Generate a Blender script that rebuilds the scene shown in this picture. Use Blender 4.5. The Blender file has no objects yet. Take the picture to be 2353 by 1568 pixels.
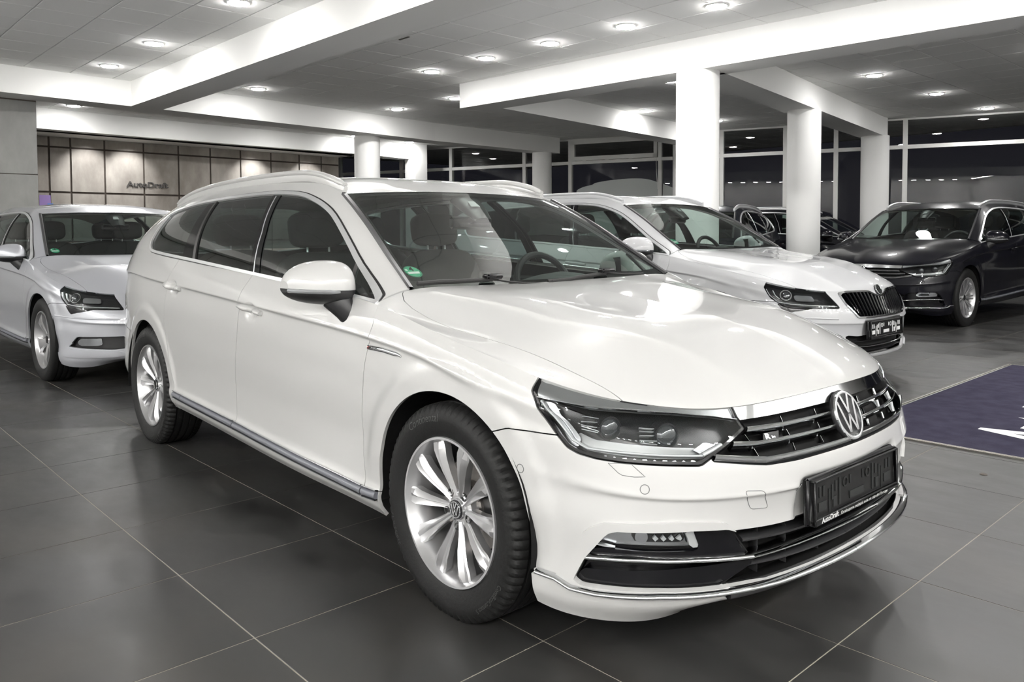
# Car showroom at night: a white estate car in front, further cars behind, tiled floor and panelled ceiling.
import bpy, math, random
import numpy as np
from mathutils import Matrix, Vector
random.seed(7); np.random.seed(7)
SC = bpy.context.scene
COL = SC.collection
# ---------------------------------------------------------------- camera, world, exposure
CAMPOS = (4.55600977, -1.00448169, 1.17936663)
cam = bpy.data.cameras.new('camera'); cam_ob = bpy.data.objects.new('camera', cam); COL.objects.link(cam_ob)
cam_ob.matrix_world = Matrix(((0.6801753, -0.0258216, 0.7325945, CAMPOS[0]), (0.7330351, 0.0302211, -0.6795192, CAMPOS[1]), (-0.0045936, 0.9992097, 0.0394838, CAMPOS[2]), (0, 0, 0, 1)))
cam.sensor_width = 36; cam.lens = 28.1502; cam.shift_y = -0.074968; cam.clip_end = 200
SC.camera = cam_ob
w = bpy.data.worlds.new('night'); SC.world = w; w.use_nodes = True
w.node_tree.nodes['Background'].inputs[0].default_value = (.006, .006, .008, 1)
w.node_tree.nodes['Background'].inputs[1].default_value = 1.0
SC.view_settings.view_transform = 'Standard'; SC.view_settings.look = 'None'
SC.view_settings.gamma = 1; SC.view_settings.use_curve_mapping = False
EXPOSURE = 0.76
SC.view_settings.exposure = EXPOSURE
SC.cycles.use_denoising = True
SC.cycles.max_bounces = 12; SC.cycles.diffuse_bounces = 8; SC.cycles.glossy_bounces = 5
SC.cycles.transparent_max_bounces = 16; SC.cycles.transmission_bounces = 6
SC.cycles.caustics_reflective = False; SC.cycles.caustics_refractive = False
SC.cycles.sample_clamp_indirect = 10.0
SC.cycles.filter_width = 1.5
LAMP_E = 170.0      # emission strength of the downlight discs
# ---------------------------------------------------------------- materials
MATS = {}
def mat(name, col=(.8, .8, .8), rough=.5, metal=0., coat=0., spec=.5, emit=None, estr=0., coat_r=.03, bump=None, var=None, alpha=1., ior=1.5):
    if name in MATS: return MATS[name]
    m = bpy.data.materials.new(name); m.use_nodes = True; nt = m.node_tree; b = nt.nodes['Principled BSDF']
    b.inputs['Base Color'].default_value = (*col, 1); b.inputs['Roughness'].default_value = rough
    b.inputs['Metallic'].default_value = metal; b.inputs['Coat Weight'].default_value = coat
    b.inputs['Coat Roughness'].default_value = coat_r; b.inputs['Specular IOR Level'].default_value = spec
    b.inputs['IOR'].default_value = ior
    if emit: b.inputs['Emission Color'].default_value = (*emit, 1); b.inputs['Emission Strength'].default_value = estr
    if bump or var:
        tc = nt.nodes.new('ShaderNodeTexCoord')
    if bump:
        sc, st = bump
        n = nt.nodes.new('ShaderNodeTexNoise'); n.inputs['Scale'].default_value = sc; n.inputs['Detail'].default_value = 6
        bp_ = nt.nodes.new('ShaderNodeBump'); bp_.inputs['Strength'].default_value = st; bp_.inputs['Distance'].default_value = .01
        nt.links.new(tc.outputs['Object'], n.inputs['Vector']); nt.links.new(n.outputs['Fac'], bp_.inputs['Height']); nt.links.new(bp_.outputs['Normal'], b.inputs['Normal'])
    if var:
        sc, c2 = var
        n = nt.nodes.new('ShaderNodeTexNoise'); n.inputs['Scale'].default_value = sc; n.inputs['Detail'].default_value = 5
        r = nt.nodes.new('ShaderNodeValToRGB'); r.color_ramp.elements[0].position = .35; r.color_ramp.elements[1].position = .65
        r.color_ramp.elements[0].color = (*col, 1); r.color_ramp.elements[1].color = (*c2, 1)
        nt.links.new(tc.outputs['Object'], n.inputs['Vector']); nt.links.new(n.outputs['Fac'], r.inputs['Fac']); nt.links.new(r.outputs['Color'], b.inputs['Base Color'])
    MATS[name] = m; return m
def glass(name, tint, refl=1.0, ior=1.5, rough=0.0):
    if name in MATS: return MATS[name]
    m = bpy.data.materials.new(name); m.use_nodes = True; nt = m.node_tree; nt.nodes.clear()
    o = nt.nodes.new('ShaderNodeOutputMaterial'); mx = nt.nodes.new('ShaderNodeMixShader')
    t = nt.nodes.new('ShaderNodeBsdfTransparent'); t.inputs[0].default_value = (*tint, 1)
    g = nt.nodes.new('ShaderNodeBsdfGlossy'); g.inputs['Roughness'].default_value = rough; g.inputs['Color'].default_value = (refl, refl, refl, 1)
    f = nt.nodes.new('ShaderNodeFresnel'); ge = nt.nodes.new('ShaderNodeNewGeometry'); mr = nt.nodes.new('ShaderNodeMapRange')
    mr.inputs[3].default_value = ior; mr.inputs[4].default_value = 1 / ior      # same reflectance seen from either face of the thin pane
    nt.links.new(ge.outputs['Backfacing'], mr.inputs[0]); nt.links.new(mr.outputs[0], f.inputs['IOR'])
    nt.links.new(f.outputs[0], mx.inputs[0]); nt.links.new(t.outputs[0], mx.inputs[1]); nt.links.new(g.outputs[0], mx.inputs[2]); nt.links.new(mx.outputs[0], o.inputs[0])
    MATS[name] = m; return m
# ---------------------------------------------------------------- object helpers
def link(name, me, parent=None, m=None):
    o = bpy.data.objects.new(name, me); COL.objects.link(o)
    if m is not None and me is not None and not me.materials: me.materials.append(m)
    if parent is not None: o.parent = parent
    return o
def empty(name, loc=(0, 0, 0), rz=0., label=None, cat=None, group=None, kind=None, parent=None):
    o = bpy.data.objects.new(name, None); COL.objects.link(o); o.location = loc; o.rotation_euler = (0, 0, rz)
    o.empty_display_size = .1
    if parent is not None: o.parent = parent
    tag(o, label, cat, group, kind); return o
def tag(o, label=None, cat=None, group=None, kind=None):
    if label: o['label'] = label
    if cat: o['category'] = cat
    if group: o['group'] = group
    if kind: o['kind'] = kind
    return o
def mesh(name, V, F, smooth=False, normals=None, auto=None):
    me = bpy.data.meshes.new(name); me.from_pydata([tuple(map(float, v)) for v in V], [], [tuple(f) for f in F])
    if smooth or normals is not None: me.polygons.foreach_set('use_smooth', [True] * len(me.polygons))
    if normals is not None:
        n = np.asarray(normals, float); n = n / np.maximum(np.linalg.norm(n, axis=1, keepdims=True), 1e-9)
        me.normals_split_custom_set_from_vertices(n.tolist())
    elif smooth and auto:
        sharp_by_angle(me, auto)
    me.update(); return me
def sharp_by_angle(me, ang):
    fn = np.empty(len(me.polygons) * 3); me.polygons.foreach_get('normal', fn); fn = fn.reshape(-1, 3)
    ed = {}
    for p in me.polygons:
        for k in p.edge_keys: ed.setdefault(k, []).append(p.index)
    c = math.cos(ang); sh = []
    for e in me.edges:
        ps = ed.get(tuple(sorted(e.vertices)), [])
        sh.append(len(ps) == 2 and float(fn[ps[0]] @ fn[ps[1]]) < c)
    at = me.attributes.get('sharp_edge') or me.attributes.new('sharp_edge', 'BOOLEAN', 'EDGE')
    at.data.foreach_set('value', sh)
class MB:
    """collects simple solids into one mesh"""
    def __init__(s): s.V = []; s.F = []
    def add(s, V, F):
        n = len(s.V); s.V += [tuple(v) for v in V]; s.F += [tuple(i + n for i in f) for f in F]; return s
    def box(s, lo, hi, rot=None, bev=0.):
        x0, y0, z0 = lo; x1, y1, z1 = hi
        if bev > 0:
            b = bev; V = []; c = ((x0 + x1) / 2, (y0 + y1) / 2, (z0 + z1) / 2)
            h = ((x1 - x0) / 2, (y1 - y0) / 2, (z1 - z0) / 2); b = min(b, *[k * .98 for k in h])
            idx = {}
            for sx in (-1, 1):
                for sy in (-1, 1):
                    for sz in (-1, 1):
                        for a in range(3):
                            p = [c[0] + sx * (h[0] - (b if a != 0 else 0)), c[1] + sy * (h[1] - (b if a != 1 else 0)), c[2] + sz * (h[2] - (b if a != 2 else 0))]
                            idx[(sx, sy, sz, a)] = len(V); V.append(p)
            F = []
            for a in range(3):
                o1, o2 = [(1, 2), (2, 0), (0, 1)][a]
                for sg in (-1, 1):
                    q = []
                    for u, v in ((-1, -1), (1, -1), (1, 1), (-1, 1)):
                        k = [0, 0, 0]; k[a] = sg; k[o1] = u; k[o2] = v; q.append(idx[(*k, a)])
                    F.append(q if sg > 0 else q[::-1])
            for a in range(3):
                o1, o2 = [(1, 2), (2, 0), (0, 1)][a]
                for u in (-1, 1):
                    for v in (-1, 1):
                        q = []
                        for sg, fa in ((-1, o1), (1, o1), (1, o2), (-1, o2)):
                            k = [0, 0, 0]; k[a] = sg; k[o1] = u; k[o2] = v; q.append(idx[(*k, fa)])
                        F.append(q if u * v > 0 else q[::-1])
            for sx in (-1, 1):
                for sy in (-1, 1):
                    for sz in (-1, 1):
                        q = [idx[(sx, sy, sz, a)] for a in range(3)]
                        F.append(q if sx * sy * sz > 0 else q[::-1])
        else:
            V = [(x0, y0, z0), (x1, y0, z0), (x1, y1, z0), (x0, y1, z0), (x0, y0, z1), (x1, y0, z1), (x1, y1, z1), (x0, y1, z1)]
            F = [(0, 3, 2, 1), (4, 5, 6, 7), (0, 1, 5, 4), (1, 2, 6, 5), (2, 3, 7, 6), (3, 0, 4, 7)]
        if rot is not None: V = [tuple(rot @ Vector(v)) for v in V]
        return s.add(V, F)
    def pill(s, c, h, e=.35, n=20, m=12):
        """rounded box (superellipsoid)"""
        V = []; F = []; f = lambda v: math.copysign(abs(v) ** e, v)
        for i in range(m + 1):
            ph = -math.pi / 2 + math.pi * i / m
            for k in range(n):
                th = 2 * math.pi * k / n
                V.append((c[0] + h[0] * f(math.cos(ph)) * f(math.cos(th)), c[1] + h[1] * f(math.cos(ph)) * f(math.sin(th)), c[2] + h[2] * f(math.sin(ph))))
        for i in range(m):
            for k in range(n): F.append((i * n + k, i * n + (k + 1) % n, (i + 1) * n + (k + 1) % n, (i + 1) * n + k))
        return s.add(V, F)
    def prism(s, poly, z0, z1):
        n = len(poly); V = [(x, y, z0) for x, y in poly] + [(x, y, z1) for x, y in poly]
        F = [tuple(range(n))[::-1], tuple(range(n, 2 * n))] + [(i, (i + 1) % n, n + (i + 1) % n, n + i) for i in range(n)]
        return s.add(V, F)
    def tube(s, pts, r, n=10, cap=True, flat=1., closed=False):
        P = [np.array(p, float) for p in pts]; R = r if hasattr(r, '__len__') else [r] * len(P)
        V = []; F = []; up = np.array([0, 0, 1.]); m = len(P)
        for i, p in enumerate(P):
            if closed: t = P[(i + 1) % m] - P[i - 1]
            else: t = P[min(i + 1, m - 1)] - P[max(i - 1, 0)]
            t = t / max(np.linalg.norm(t), 1e-9)
            a = np.cross(t, up)
            if np.linalg.norm(a) < .1: a = np.cross(t, [0, 1., 0])
            a /= np.linalg.norm(a); b = np.cross(a, t)
            for k in range(n):
                th = 2 * math.pi * k / n; V.append(tuple(p + R[i] * (math.cos(th) * a + math.sin(th) * b * flat)))
        for i in range(m if closed else m - 1):
            j = (i + 1) % m
            for k in range(n): F.append((i * n + k, i * n + (k + 1) % n, j * n + (k + 1) % n, j * n + k))
        if cap and not closed: F.append(tuple(range(n))[::-1]); F.append(tuple(range((m - 1) * n, m * n)))
        return s.add(V, [f[::-1] for f in F])
    def lathe(s, prof, n=32, axis='y', c=(0, 0, 0), cap=False):
        """profile (axial, radius)"""
        V = []; F = []
        for a, r in prof:
            for k in range(n):
                th = 2 * math.pi * k / n; u, v = r * math.cos(th), r * math.sin(th)
                V.append({'y': (c[0] + u, c[1] + a, c[2] + v), 'z': (c[0] + u, c[1] + v, c[2] + a), 'x': (c[0] + a, c[1] + u, c[2] + v)}[axis])
        m = len(prof)
        for i in range(m - 1):
            for k in range(n): F.append((i * n + k, i * n + (k + 1) % n, (i + 1) * n + (k + 1) % n, (i + 1) * n + k))
        if cap: F.append(tuple(range(n))[::-1]); F.append(tuple(range((m - 1) * n, m * n)))
        return s.add(V, F)
    def flipx(s): s.V = [(-x, y, z) for x, y, z in s.V]; s.F = [f[::-1] for f in s.F]; return s
    def xf(s, M): s.V = [tuple(M @ Vector(v)) for v in s.V]; return s
    def build(s, name, m, parent=None, smooth=False, auto=.6):
        return link(name, mesh(name, s.V, s.F, smooth, auto=auto if smooth else None), parent, m)
FONT_CACHE = {}
def text_geo(txt, size, depth=.0, bold=0.):
    """text as mesh data in the xy plane, centred in y, left aligned"""
    key = (txt, size, depth, bold)
    if key in FONT_CACHE: return FONT_CACHE[key]
    cu = bpy.data.curves.new('t', 'FONT'); cu.body = txt; cu.size = size; cu.extrude = depth; cu.offset = bold; cu.resolution_u = 3
    o = bpy.data.objects.new('t', cu); COL.objects.link(o)
    me = bpy.data.meshes.new_from_object(o.evaluated_get(bpy.context.evaluated_depsgraph_get()))
    V = np.array([v.co[:] for v in me.vertices]); F = [tuple(p.vertices) for p in me.polygons]
    bpy.data.objects.remove(o); bpy.data.curves.remove(cu); bpy.data.meshes.remove(me)
    FONT_CACHE[key] = (V, F); return V, F
# ---------------------------------------------------------------- splines, surfaces, clipping
# ---------- splines ----------
def nspline(t, v, tq):
    """natural cubic spline through (t, v[n,k]) evaluated at tq"""
    t=np.asarray(t,float); v=np.asarray(v,float); one=v.ndim==1
    if one: v=v[:,None]
    n=len(t); h=np.diff(t)
    A=np.zeros((n,n)); B=np.zeros_like(v)
    A[0,0]=A[-1,-1]=1
    for i in range(1,n-1):
        A[i,i-1]=h[i-1];A[i,i]=2*(h[i-1]+h[i]);A[i,i+1]=h[i]
        B[i]=6*((v[i+1]-v[i])/h[i]-(v[i]-v[i-1])/h[i-1])
    m=np.linalg.solve(A,B)
    tq=np.asarray(tq,float); i=np.clip(np.searchsorted(t,tq,side='right')-1,0,n-2)
    H=h[i][:,None]; a=((t[i+1]-tq)[:,None])/H; b=((tq-t[i])[:,None])/H
    r=a*v[i]+b*v[i+1]+((a**3-a)*m[i]+(b**3-b)*m[i+1])*H*H/6
    return r[:,0] if one else r
def pchip(t, v, tq):
    """monotone-limited cubic along axis 0 of v[n,...]"""
    t=np.asarray(t,float); v=np.asarray(v,float)
    h=np.diff(t); sh=(len(h),)+(1,)*(v.ndim-1)
    d=np.diff(v,axis=0)/h.reshape(sh)
    m=np.zeros_like(v); m[0]=d[0]; m[-1]=d[-1]
    h0=h[:-1].reshape((-1,)+(1,)*(v.ndim-1)); h1=h[1:].reshape((-1,)+(1,)*(v.ndim-1))
    a,b=d[:-1],d[1:]
    w1=2*h1+h0; w2=h1+2*h0
    with np.errstate(all='ignore'):
        hm=(w1+w2)/(w1/a+w2/b)
    m[1:-1]=np.where(a*b>0,hm,0)
    tq=np.asarray(tq,float); i=np.clip(np.searchsorted(t,tq,side='right')-1,0,len(t)-2)
    H=h[i].reshape((-1,)+(1,)*(v.ndim-1)); s=((tq-t[i]).reshape(H.shape))/H
    return ((1+2*s)*(1-s)**2)*v[i]+s*(1-s)**2*H*m[i]+s*s*(3-2*s)*v[i+1]+s*s*(s-1)*H*m[i+1]
def refine(t,step):
    """parameter values incl. the keys, about `step` apart"""
    out=[t[0]]
    for a,b in zip(t[:-1],t[1:]):
        n=max(1,int(math.ceil((b-a)/step-1e-6)))
        out+=[a+(b-a)*k/n for k in range(1,n+1)]
    return np.array(out)
# ---------- surface ----------
class Surf:
    """grid of points P[i,j] (i along, j across) with unit normals and a 2-D chart (a,b)"""
    def __init__(s,P,A,B,flip=False):
        s.P=P; s.A=A; s.B=B
        du=np.gradient(P,axis=0); dv=np.gradient(P,axis=1)
        N=np.cross(du,dv); l=np.linalg.norm(N,axis=2,keepdims=True); N=N/np.maximum(l,1e-9)
        s.N=-N if flip else N
        s.flip=flip
    def flat(s):
        n,m=s.A.shape; idx=np.arange(n*m).reshape(n,m)
        q=np.stack([idx[:-1,:-1],idx[1:,:-1],idx[1:,1:],idx[:-1,1:]],-1).reshape(-1,4)
        if s.flip: q=q[:,::-1]
        return s.P.reshape(-1,3),s.N.reshape(-1,3),np.stack([s.A.ravel(),s.B.ravel()],1),q
def sdf(poly,X):
    """signed distance, positive inside"""
    poly=np.asarray(poly,float); X=np.asarray(X,float)
    d=np.full(len(X),1e9); ins=np.zeros(len(X),bool)
    n=len(poly)
    for i in range(n):
        a=poly[i]; b=poly[(i+1)%n]; e=b-a
        w=X-a; t=np.clip((w@e)/max(e@e,1e-12),0,1)
        q=w-t[:,None]*e; d=np.minimum(d,(q*q).sum(1))
        c1=(a[1]>X[:,1])!=(b[1]>X[:,1])
        with np.errstate(all='ignore'):
            xi=(b[0]-a[0])*(X[:,1]-a[1])/(b[1]-a[1])+a[0]
        ins^=(c1&(X[:,0]<xi))
    d=np.sqrt(d); return np.where(ins,d,-d)
def clip(V,F,val):
    """V: (n,k) vertex attributes, F: list of faces (tuples), keep val>=0; returns V,F"""
    keep=val>=0
    out=[]; newV=[]; cache={}; n0=len(V)
    F4=np.asarray([f for f in F if len(f)==4],int).reshape(-1,4); Fo=[f for f in F if len(f)!=4]
    todo=list(Fo)
    if len(F4):
        k=keep[F4].sum(1)
        out+= [tuple(f) for f in F4[k==4].tolist()]
        todo+=[tuple(f) for f in F4[(k>0)&(k<4)].tolist()]
    for f in todo:
        ks=[keep[i] for i in f]
        if all(ks): out.append(tuple(f)); continue
        if not any(ks): continue
        g=[]; n=len(f)
        for a in range(n):
            i,j=f[a],f[(a+1)%n]
            if keep[i]: g.append(i)
            if keep[i]!=keep[j]:
                key=(min(i,j),max(i,j))
                if key not in cache:
                    p,q=key; t=val[p]/(val[p]-val[q]); t=min(max(t,1e-4),1-1e-4)
                    newV.append(V[p]+(V[q]-V[p])*t); cache[key]=n0+len(newV)-1
                g.append(cache[key])
        if len(g)>=3: out.append(tuple(g))
    if newV: V=np.vstack([V,np.array(newV)])
    return V,out
def compact(V,F):
    used=np.unique(np.array([i for f in F for i in f],int)) if F else np.array([],int)
    m=-np.ones(len(V),int); m[used]=np.arange(len(used))
    return V[used],[tuple(int(m[i]) for i in f) for f in F]
def rnd(poly,r=None,n=4):
    """round the corners of a polygon; r scalar or list"""
    P=[np.array(p[:2],float) for p in poly]; out=[]
    for i,p in enumerate(P):
        ri=(poly[i][2] if len(poly[i])>2 else (r or 0))
        a=P[i-1]-p; b=P[(i+1)%len(P)]-p; la,lb=np.linalg.norm(a),np.linalg.norm(b)
        if ri<=0: out.append(tuple(p)); continue
        ri=min(ri,.45*la,.45*lb); s=p+a/la*ri; e=p+b/lb*ri
        for k in range(n+1):
            t=k/n; out.append(tuple((1-t)**2*s+2*t*(1-t)*p+t*t*e))
    return out
def sm(pts,n=6,closed=False):
    """smooth Catmull-Rom through points"""
    P=np.array(pts,float); out=[]; N=len(P)
    for i in range(N if closed else N-1):
        p1,p2=P[i],P[(i+1)%N]
        p0=P[i-1] if (i>0 or closed) else 2*p1-p2
        p3=P[(i+2)%N] if (i+2<N or closed) else 2*p2-p1
        for k in range(n):
            t=k/n; out.append(.5*((2*p1)+(-p0+p2)*t+(2*p0-5*p1+4*p2-p3)*t*t+(-p0+3*p1-3*p2+p3)*t**3))
    if not closed: out.append(P[-1])
    return [tuple(p) for p in out]
# ---------------------------------------------------------------- car body surfaces (metres; x forward from the front axle, y to the car's left, right half)
ST=[(0.868,0),(.857,.20),(.828,.40),(.768,.58),(.685,.71),(.565,.81),(.41,.868),(.2,.893),(0,.901),(-.4,.907),(-.9,.914),(-1.5,.916),(-2.2,.912),(-2.79,.897),(-3.2,.87),(-3.48,.825),(-3.68,.74),(-3.80,.58),(-3.87,.3),(-3.885,0)]
# rows: z per station, inset d per station  (front centre ... rear centre)
RZ=[
 [.195,.195,.195,.192,.165,.155,.165,.205,.205,.208,.218,.235,.256,.262,.27,.28,.29,.30,.30,.30],
 [.22,.22,.22,.22,.215,.215,.215,.24,.24,.245,.255,.272,.295,.30,.31,.32,.33,.34,.34,.34],
 [.25,.25,.25,.252,.256,.265,.275,.277,.278,.28,.295,.312,.335,.34,.35,.36,.37,.38,.38,.38],
 [.30,.30,.30,.303,.308,.315,.325,.327,.33,.33,.345,.362,.385,.39,.40,.41,.42,.43,.43,.43],
 [.40,.40,.40,.405,.41,.42,.43,.435,.44,.45,.46,.475,.49,.495,.50,.51,.52,.53,.53,.53],
 [.475,.476,.48,.487,.495,.51,.53,.55,.57,.60,.61,.62,.63,.635,.64,.64,.64,.64,.64,.64],
 [.54,.542,.548,.556,.57,.59,.62,.65,.68,.72,.75,.77,.79,.80,.80,.80,.79,.78,.78,.78],
 [.60,.602,.606,.615,.63,.655,.69,.735,.775,.825,.855,.886,.917,.94,.955,.95,.94,.93,.92,.92],
 [.662,.661,.659,.66,.672,.70,.735,.785,.825,.885,.90,.93,.965,.99,1.01,1.01,1.0,.99,.98,.98],
 [.710,.707,.702,.703,.715,.733,.765,.815,.855,.935,.968,1.003,1.035,1.065,1.09,1.10,1.09,1.07,1.05,1.05]]
RD=[
 [.13,.125,.11,.08,.06,.05,.035,.03,.03,.045,.045,.045,.045,.04,.04,.05,.07,.10,.10,.10],
 [.03,.028,.025,.02,.018,.018,.015,.012,.012,.02,.02,.02,.02,.02,.02,.02,.03,.04,.04,.04],
 [.02,.018,.018,.014,.01,.012,.01,.01,.01,.012,.012,.012,.012,.012,.012,.01,.01,.01,.01,.01],
 [.022,.02,.018,.014,.01,.012,.012,.012,.012,.024,.026,.026,.024,.014,.01,.01,.005,0,0,0],
 [.022,.02,.018,.012,.006,.004,.006,.01,.010,.022,.024,.024,.020,.012,.01,.01,.01,.01,.01,.01],
 [.0,.0,.0,.0,.0,.004,.008,.008,.007,.009,.010,.010,.008,.006,.01,.02,.02,.03,.03,.03],
 [.010,.010,.012,.014,.014,.016,.012,.007,.004,.003,.004,.004,.003,.003,.01,.02,.04,.05,.05,.05],
 [.034,.034,.036,.036,.036,.034,.020,.006,.002,.000,.000,.000,.000,.004,.012,.03,.05,.07,.07,.07],
 [.058,.058,.062,.064,.062,.058,.036,.018,.014,.014,.016,.016,.018,.024,.035,.05,.07,.09,.09,.09],
 [.080,.080,.084,.092,.100,.095,.068,.045,.037,.035,.052,.055,.058,.065,.075,.09,.11,.13,.13,.13]]
WB=2.791
def _ins(k,zf,df):
    RZ.insert(k,[zf(i) for i in range(len(ST))]); RD.insert(k,[df(i) for i in range(len(ST))])
_w=[0,0,0,0,0,0,.2,.5,.8,1,1,1,1,1,1,.6,.2,0,0,0]
_z6,_z7,_z8=[list(r) for r in RZ[6:9]]; _d6,_d7,_d8=[list(r) for r in RD[6:9]]
_ins(8,lambda i:_z7[i]+(.012*_w[i]+(1-_w[i])*.5*(_z8[i]-_z7[i])),lambda i:_w[i]*(_d7[i]+.0035)+(1-_w[i])*.5*(_d7[i]+_d8[i]))
_ins(7,lambda i:_z7[i]-(.016*_w[i]+(1-_w[i])*.5*(_z7[i]-_z6[i])),lambda i:_w[i]*(_d7[i]+.0105)+(1-_w[i])*.5*(_d7[i]+_d6[i]))
_f=[1,1,1,1,.95,.75,.35,.1]+[0]*12
_z4,_z5,_z6b=[list(r) for r in RZ[4:7]]; _d4,_d5,_d6b=[list(r) for r in RD[4:7]]
_ins(6,lambda i:_z5[i]+(.014*_f[i]+(1-_f[i])*.5*(_z6b[i]-_z5[i])),lambda i:_f[i]*(_d5[i]+.0025)+(1-_f[i])*.5*(_d5[i]+_d6b[i]))
_ins(5,lambda i:_z5[i]-(.012*_f[i]+(1-_f[i])*.5*(_z5[i]-_z4[i])),lambda i:_f[i]*(_d5[i]+.0075)+(1-_f[i])*.5*(_d5[i]+_d4[i]))
def master(step):
    P=np.array(ST,float); t=np.r_[0,np.cumsum(np.linalg.norm(np.diff(P,axis=0),axis=1))]
    return P,t
def lower(step=.012,arch=.372,az=.325,WBASE=WB,flare=.009):
    P,t=master(step); tq=refine(t,step)
    # enforce symmetry about the centre line at both ends
    Pm=np.vstack([P[2:0:-1]*[1,-1],P,P[-2:-4:-1]*[1,-1]]); tm=np.r_[-t[2:0:-1],t,2*t[-1]-t[-2:-4:-1]]
    C=nspline(tm,Pm,tq); D=nspline(tm,Pm,tq+1e-4)-nspline(tm,Pm,tq-1e-4)
    T=D/np.linalg.norm(D,axis=1,keepdims=True); Nn=np.stack([-T[:,1],T[:,0]],1)*1.0
    Nn=np.where(((Nn*(C-[-1.5,0])).sum(1)<0)[:,None],-Nn,Nn)
    def sym(R): R=np.array(R,float); return np.vstack([R[:,2:0:-1].T,R.T,R[:,-2:-4:-1].T])
    Z=nspline(tm,sym(RZ),tq); Dd=nspline(tm,sym(RD),tq)   # (nq, rows)
    nr=len(RZ); k=np.arange(nr,dtype=float)
    jq=refine(k,step/.075)
    Zs=pchip(k,Z.T,jq).T; Ds=pchip(k,Dd.T,jq).T
    X=C[:,None,0]-Nn[:,None,0]*Ds; Y=C[:,None,1]-Nn[:,None,1]*Ds
    # wheel-arch flare
    for cx in (0,-WBASE):
        r=np.hypot(X-cx,Zs-az); side=(C[:,1]>.7)[:,None]
        f=flare*np.clip(1-np.clip((r-.425)/.05,0,1),0,1); f=f*f/flare*(3-2*f/flare)/1 if flare else f
        Y=Y+np.where(side&(Zs<.82),f,0)*np.clip((Zs-.30)/.12,0,1)
    A=np.repeat(tq[:,None],len(jq),1)
    g=np.clip((.31-A)/.04,0,1)*np.clip((Zs-.36)/.02,0,1)*np.clip((.505-Zs)/.025,0,1); X=X-.020*g*g*(3-2*g)
    for hl,hz in ((2.825,.850),(3.785,.906)):
        g=np.clip(1-((A-hl)/.075)**2-((Zs-hz)/.040)**2,0,1); Y=Y-.016*g*g*(3-2*g)
    S=Surf(np.stack([X,-Y,Zs],2),A,Zs)
    i=len(tq)//3
    if S.N[i,len(jq)//2,1]>0: S.N*=-1; S.flip=True
    return S,t
def blend(ctrl,bu0,bu1,bv0,bv1,nu,nv,pu=None,pv=None):
    """ctrl[i][j] 3-D control grid, spline interpolated; b*: exact boundary polylines (functions of parameter or None)
    rows i ~ u (0..1), cols j ~ v (0..1)"""
    C=np.array(ctrl,float); ni,nj=C.shape[:2]
    tu=np.linspace(0,1,ni) if pu is None else np.array(pu,float); tv=np.linspace(0,1,nj) if pv is None else np.array(pv,float)
    U=np.linspace(0,1,nu); V=np.linspace(0,1,nv)
    A=nspline(tu,C.reshape(ni,-1),U).reshape(nu,nj,3)
    G=nspline(tv,A.transpose(1,0,2).reshape(nj,-1),V).reshape(nv,nu,3).transpose(1,0,2)
    z=np.zeros_like
    r0=(bu0(V)-G[0]) if bu0 else z(G[0]); r1=(bu1(V)-G[-1]) if bu1 else z(G[-1])
    s0=(bv0(U)-G[:,0]) if bv0 else z(G[:,0]); s1=(bv1(U)-G[:,-1]) if bv1 else z(G[:,-1])
    u=U[:,None,None]; v=V[None,:,None]
    # coons of residuals; corner values averaged from whichever sides are prescribed
    if not bv0: s0=r0[0]*(1-U[:,None])+r1[0]*U[:,None]
    if not bv1: s1=r0[-1]*(1-U[:,None])+r1[-1]*U[:,None]
    if not bu0: r0=s0[0]*(1-V[:,None])+s1[0]*V[:,None]
    if not bu1: r1=s0[-1]*(1-V[:,None])+s1[-1]*V[:,None]
    co=(1-u)*(1-v)*r0[0]+u*(1-v)*r1[0]+(1-u)*v*r0[-1]+u*v*r1[-1]
    return G+(1-u)*r0[None]+u*r1[None]+(1-v)*s0[:,None]+v*s1[:,None]-co
def poly_fn(P,cum=None):
    P=np.asarray(P,float); c=np.r_[0,np.cumsum(np.linalg.norm(np.diff(P,axis=0),axis=1))] if cum is None else cum
    c=(c-c[0])/(c[-1]-c[0])
    return lambda t: np.stack([np.interp(t,c,P[:,k]) for k in range(3)],1)
LC,LF=1.10,1.89
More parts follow.
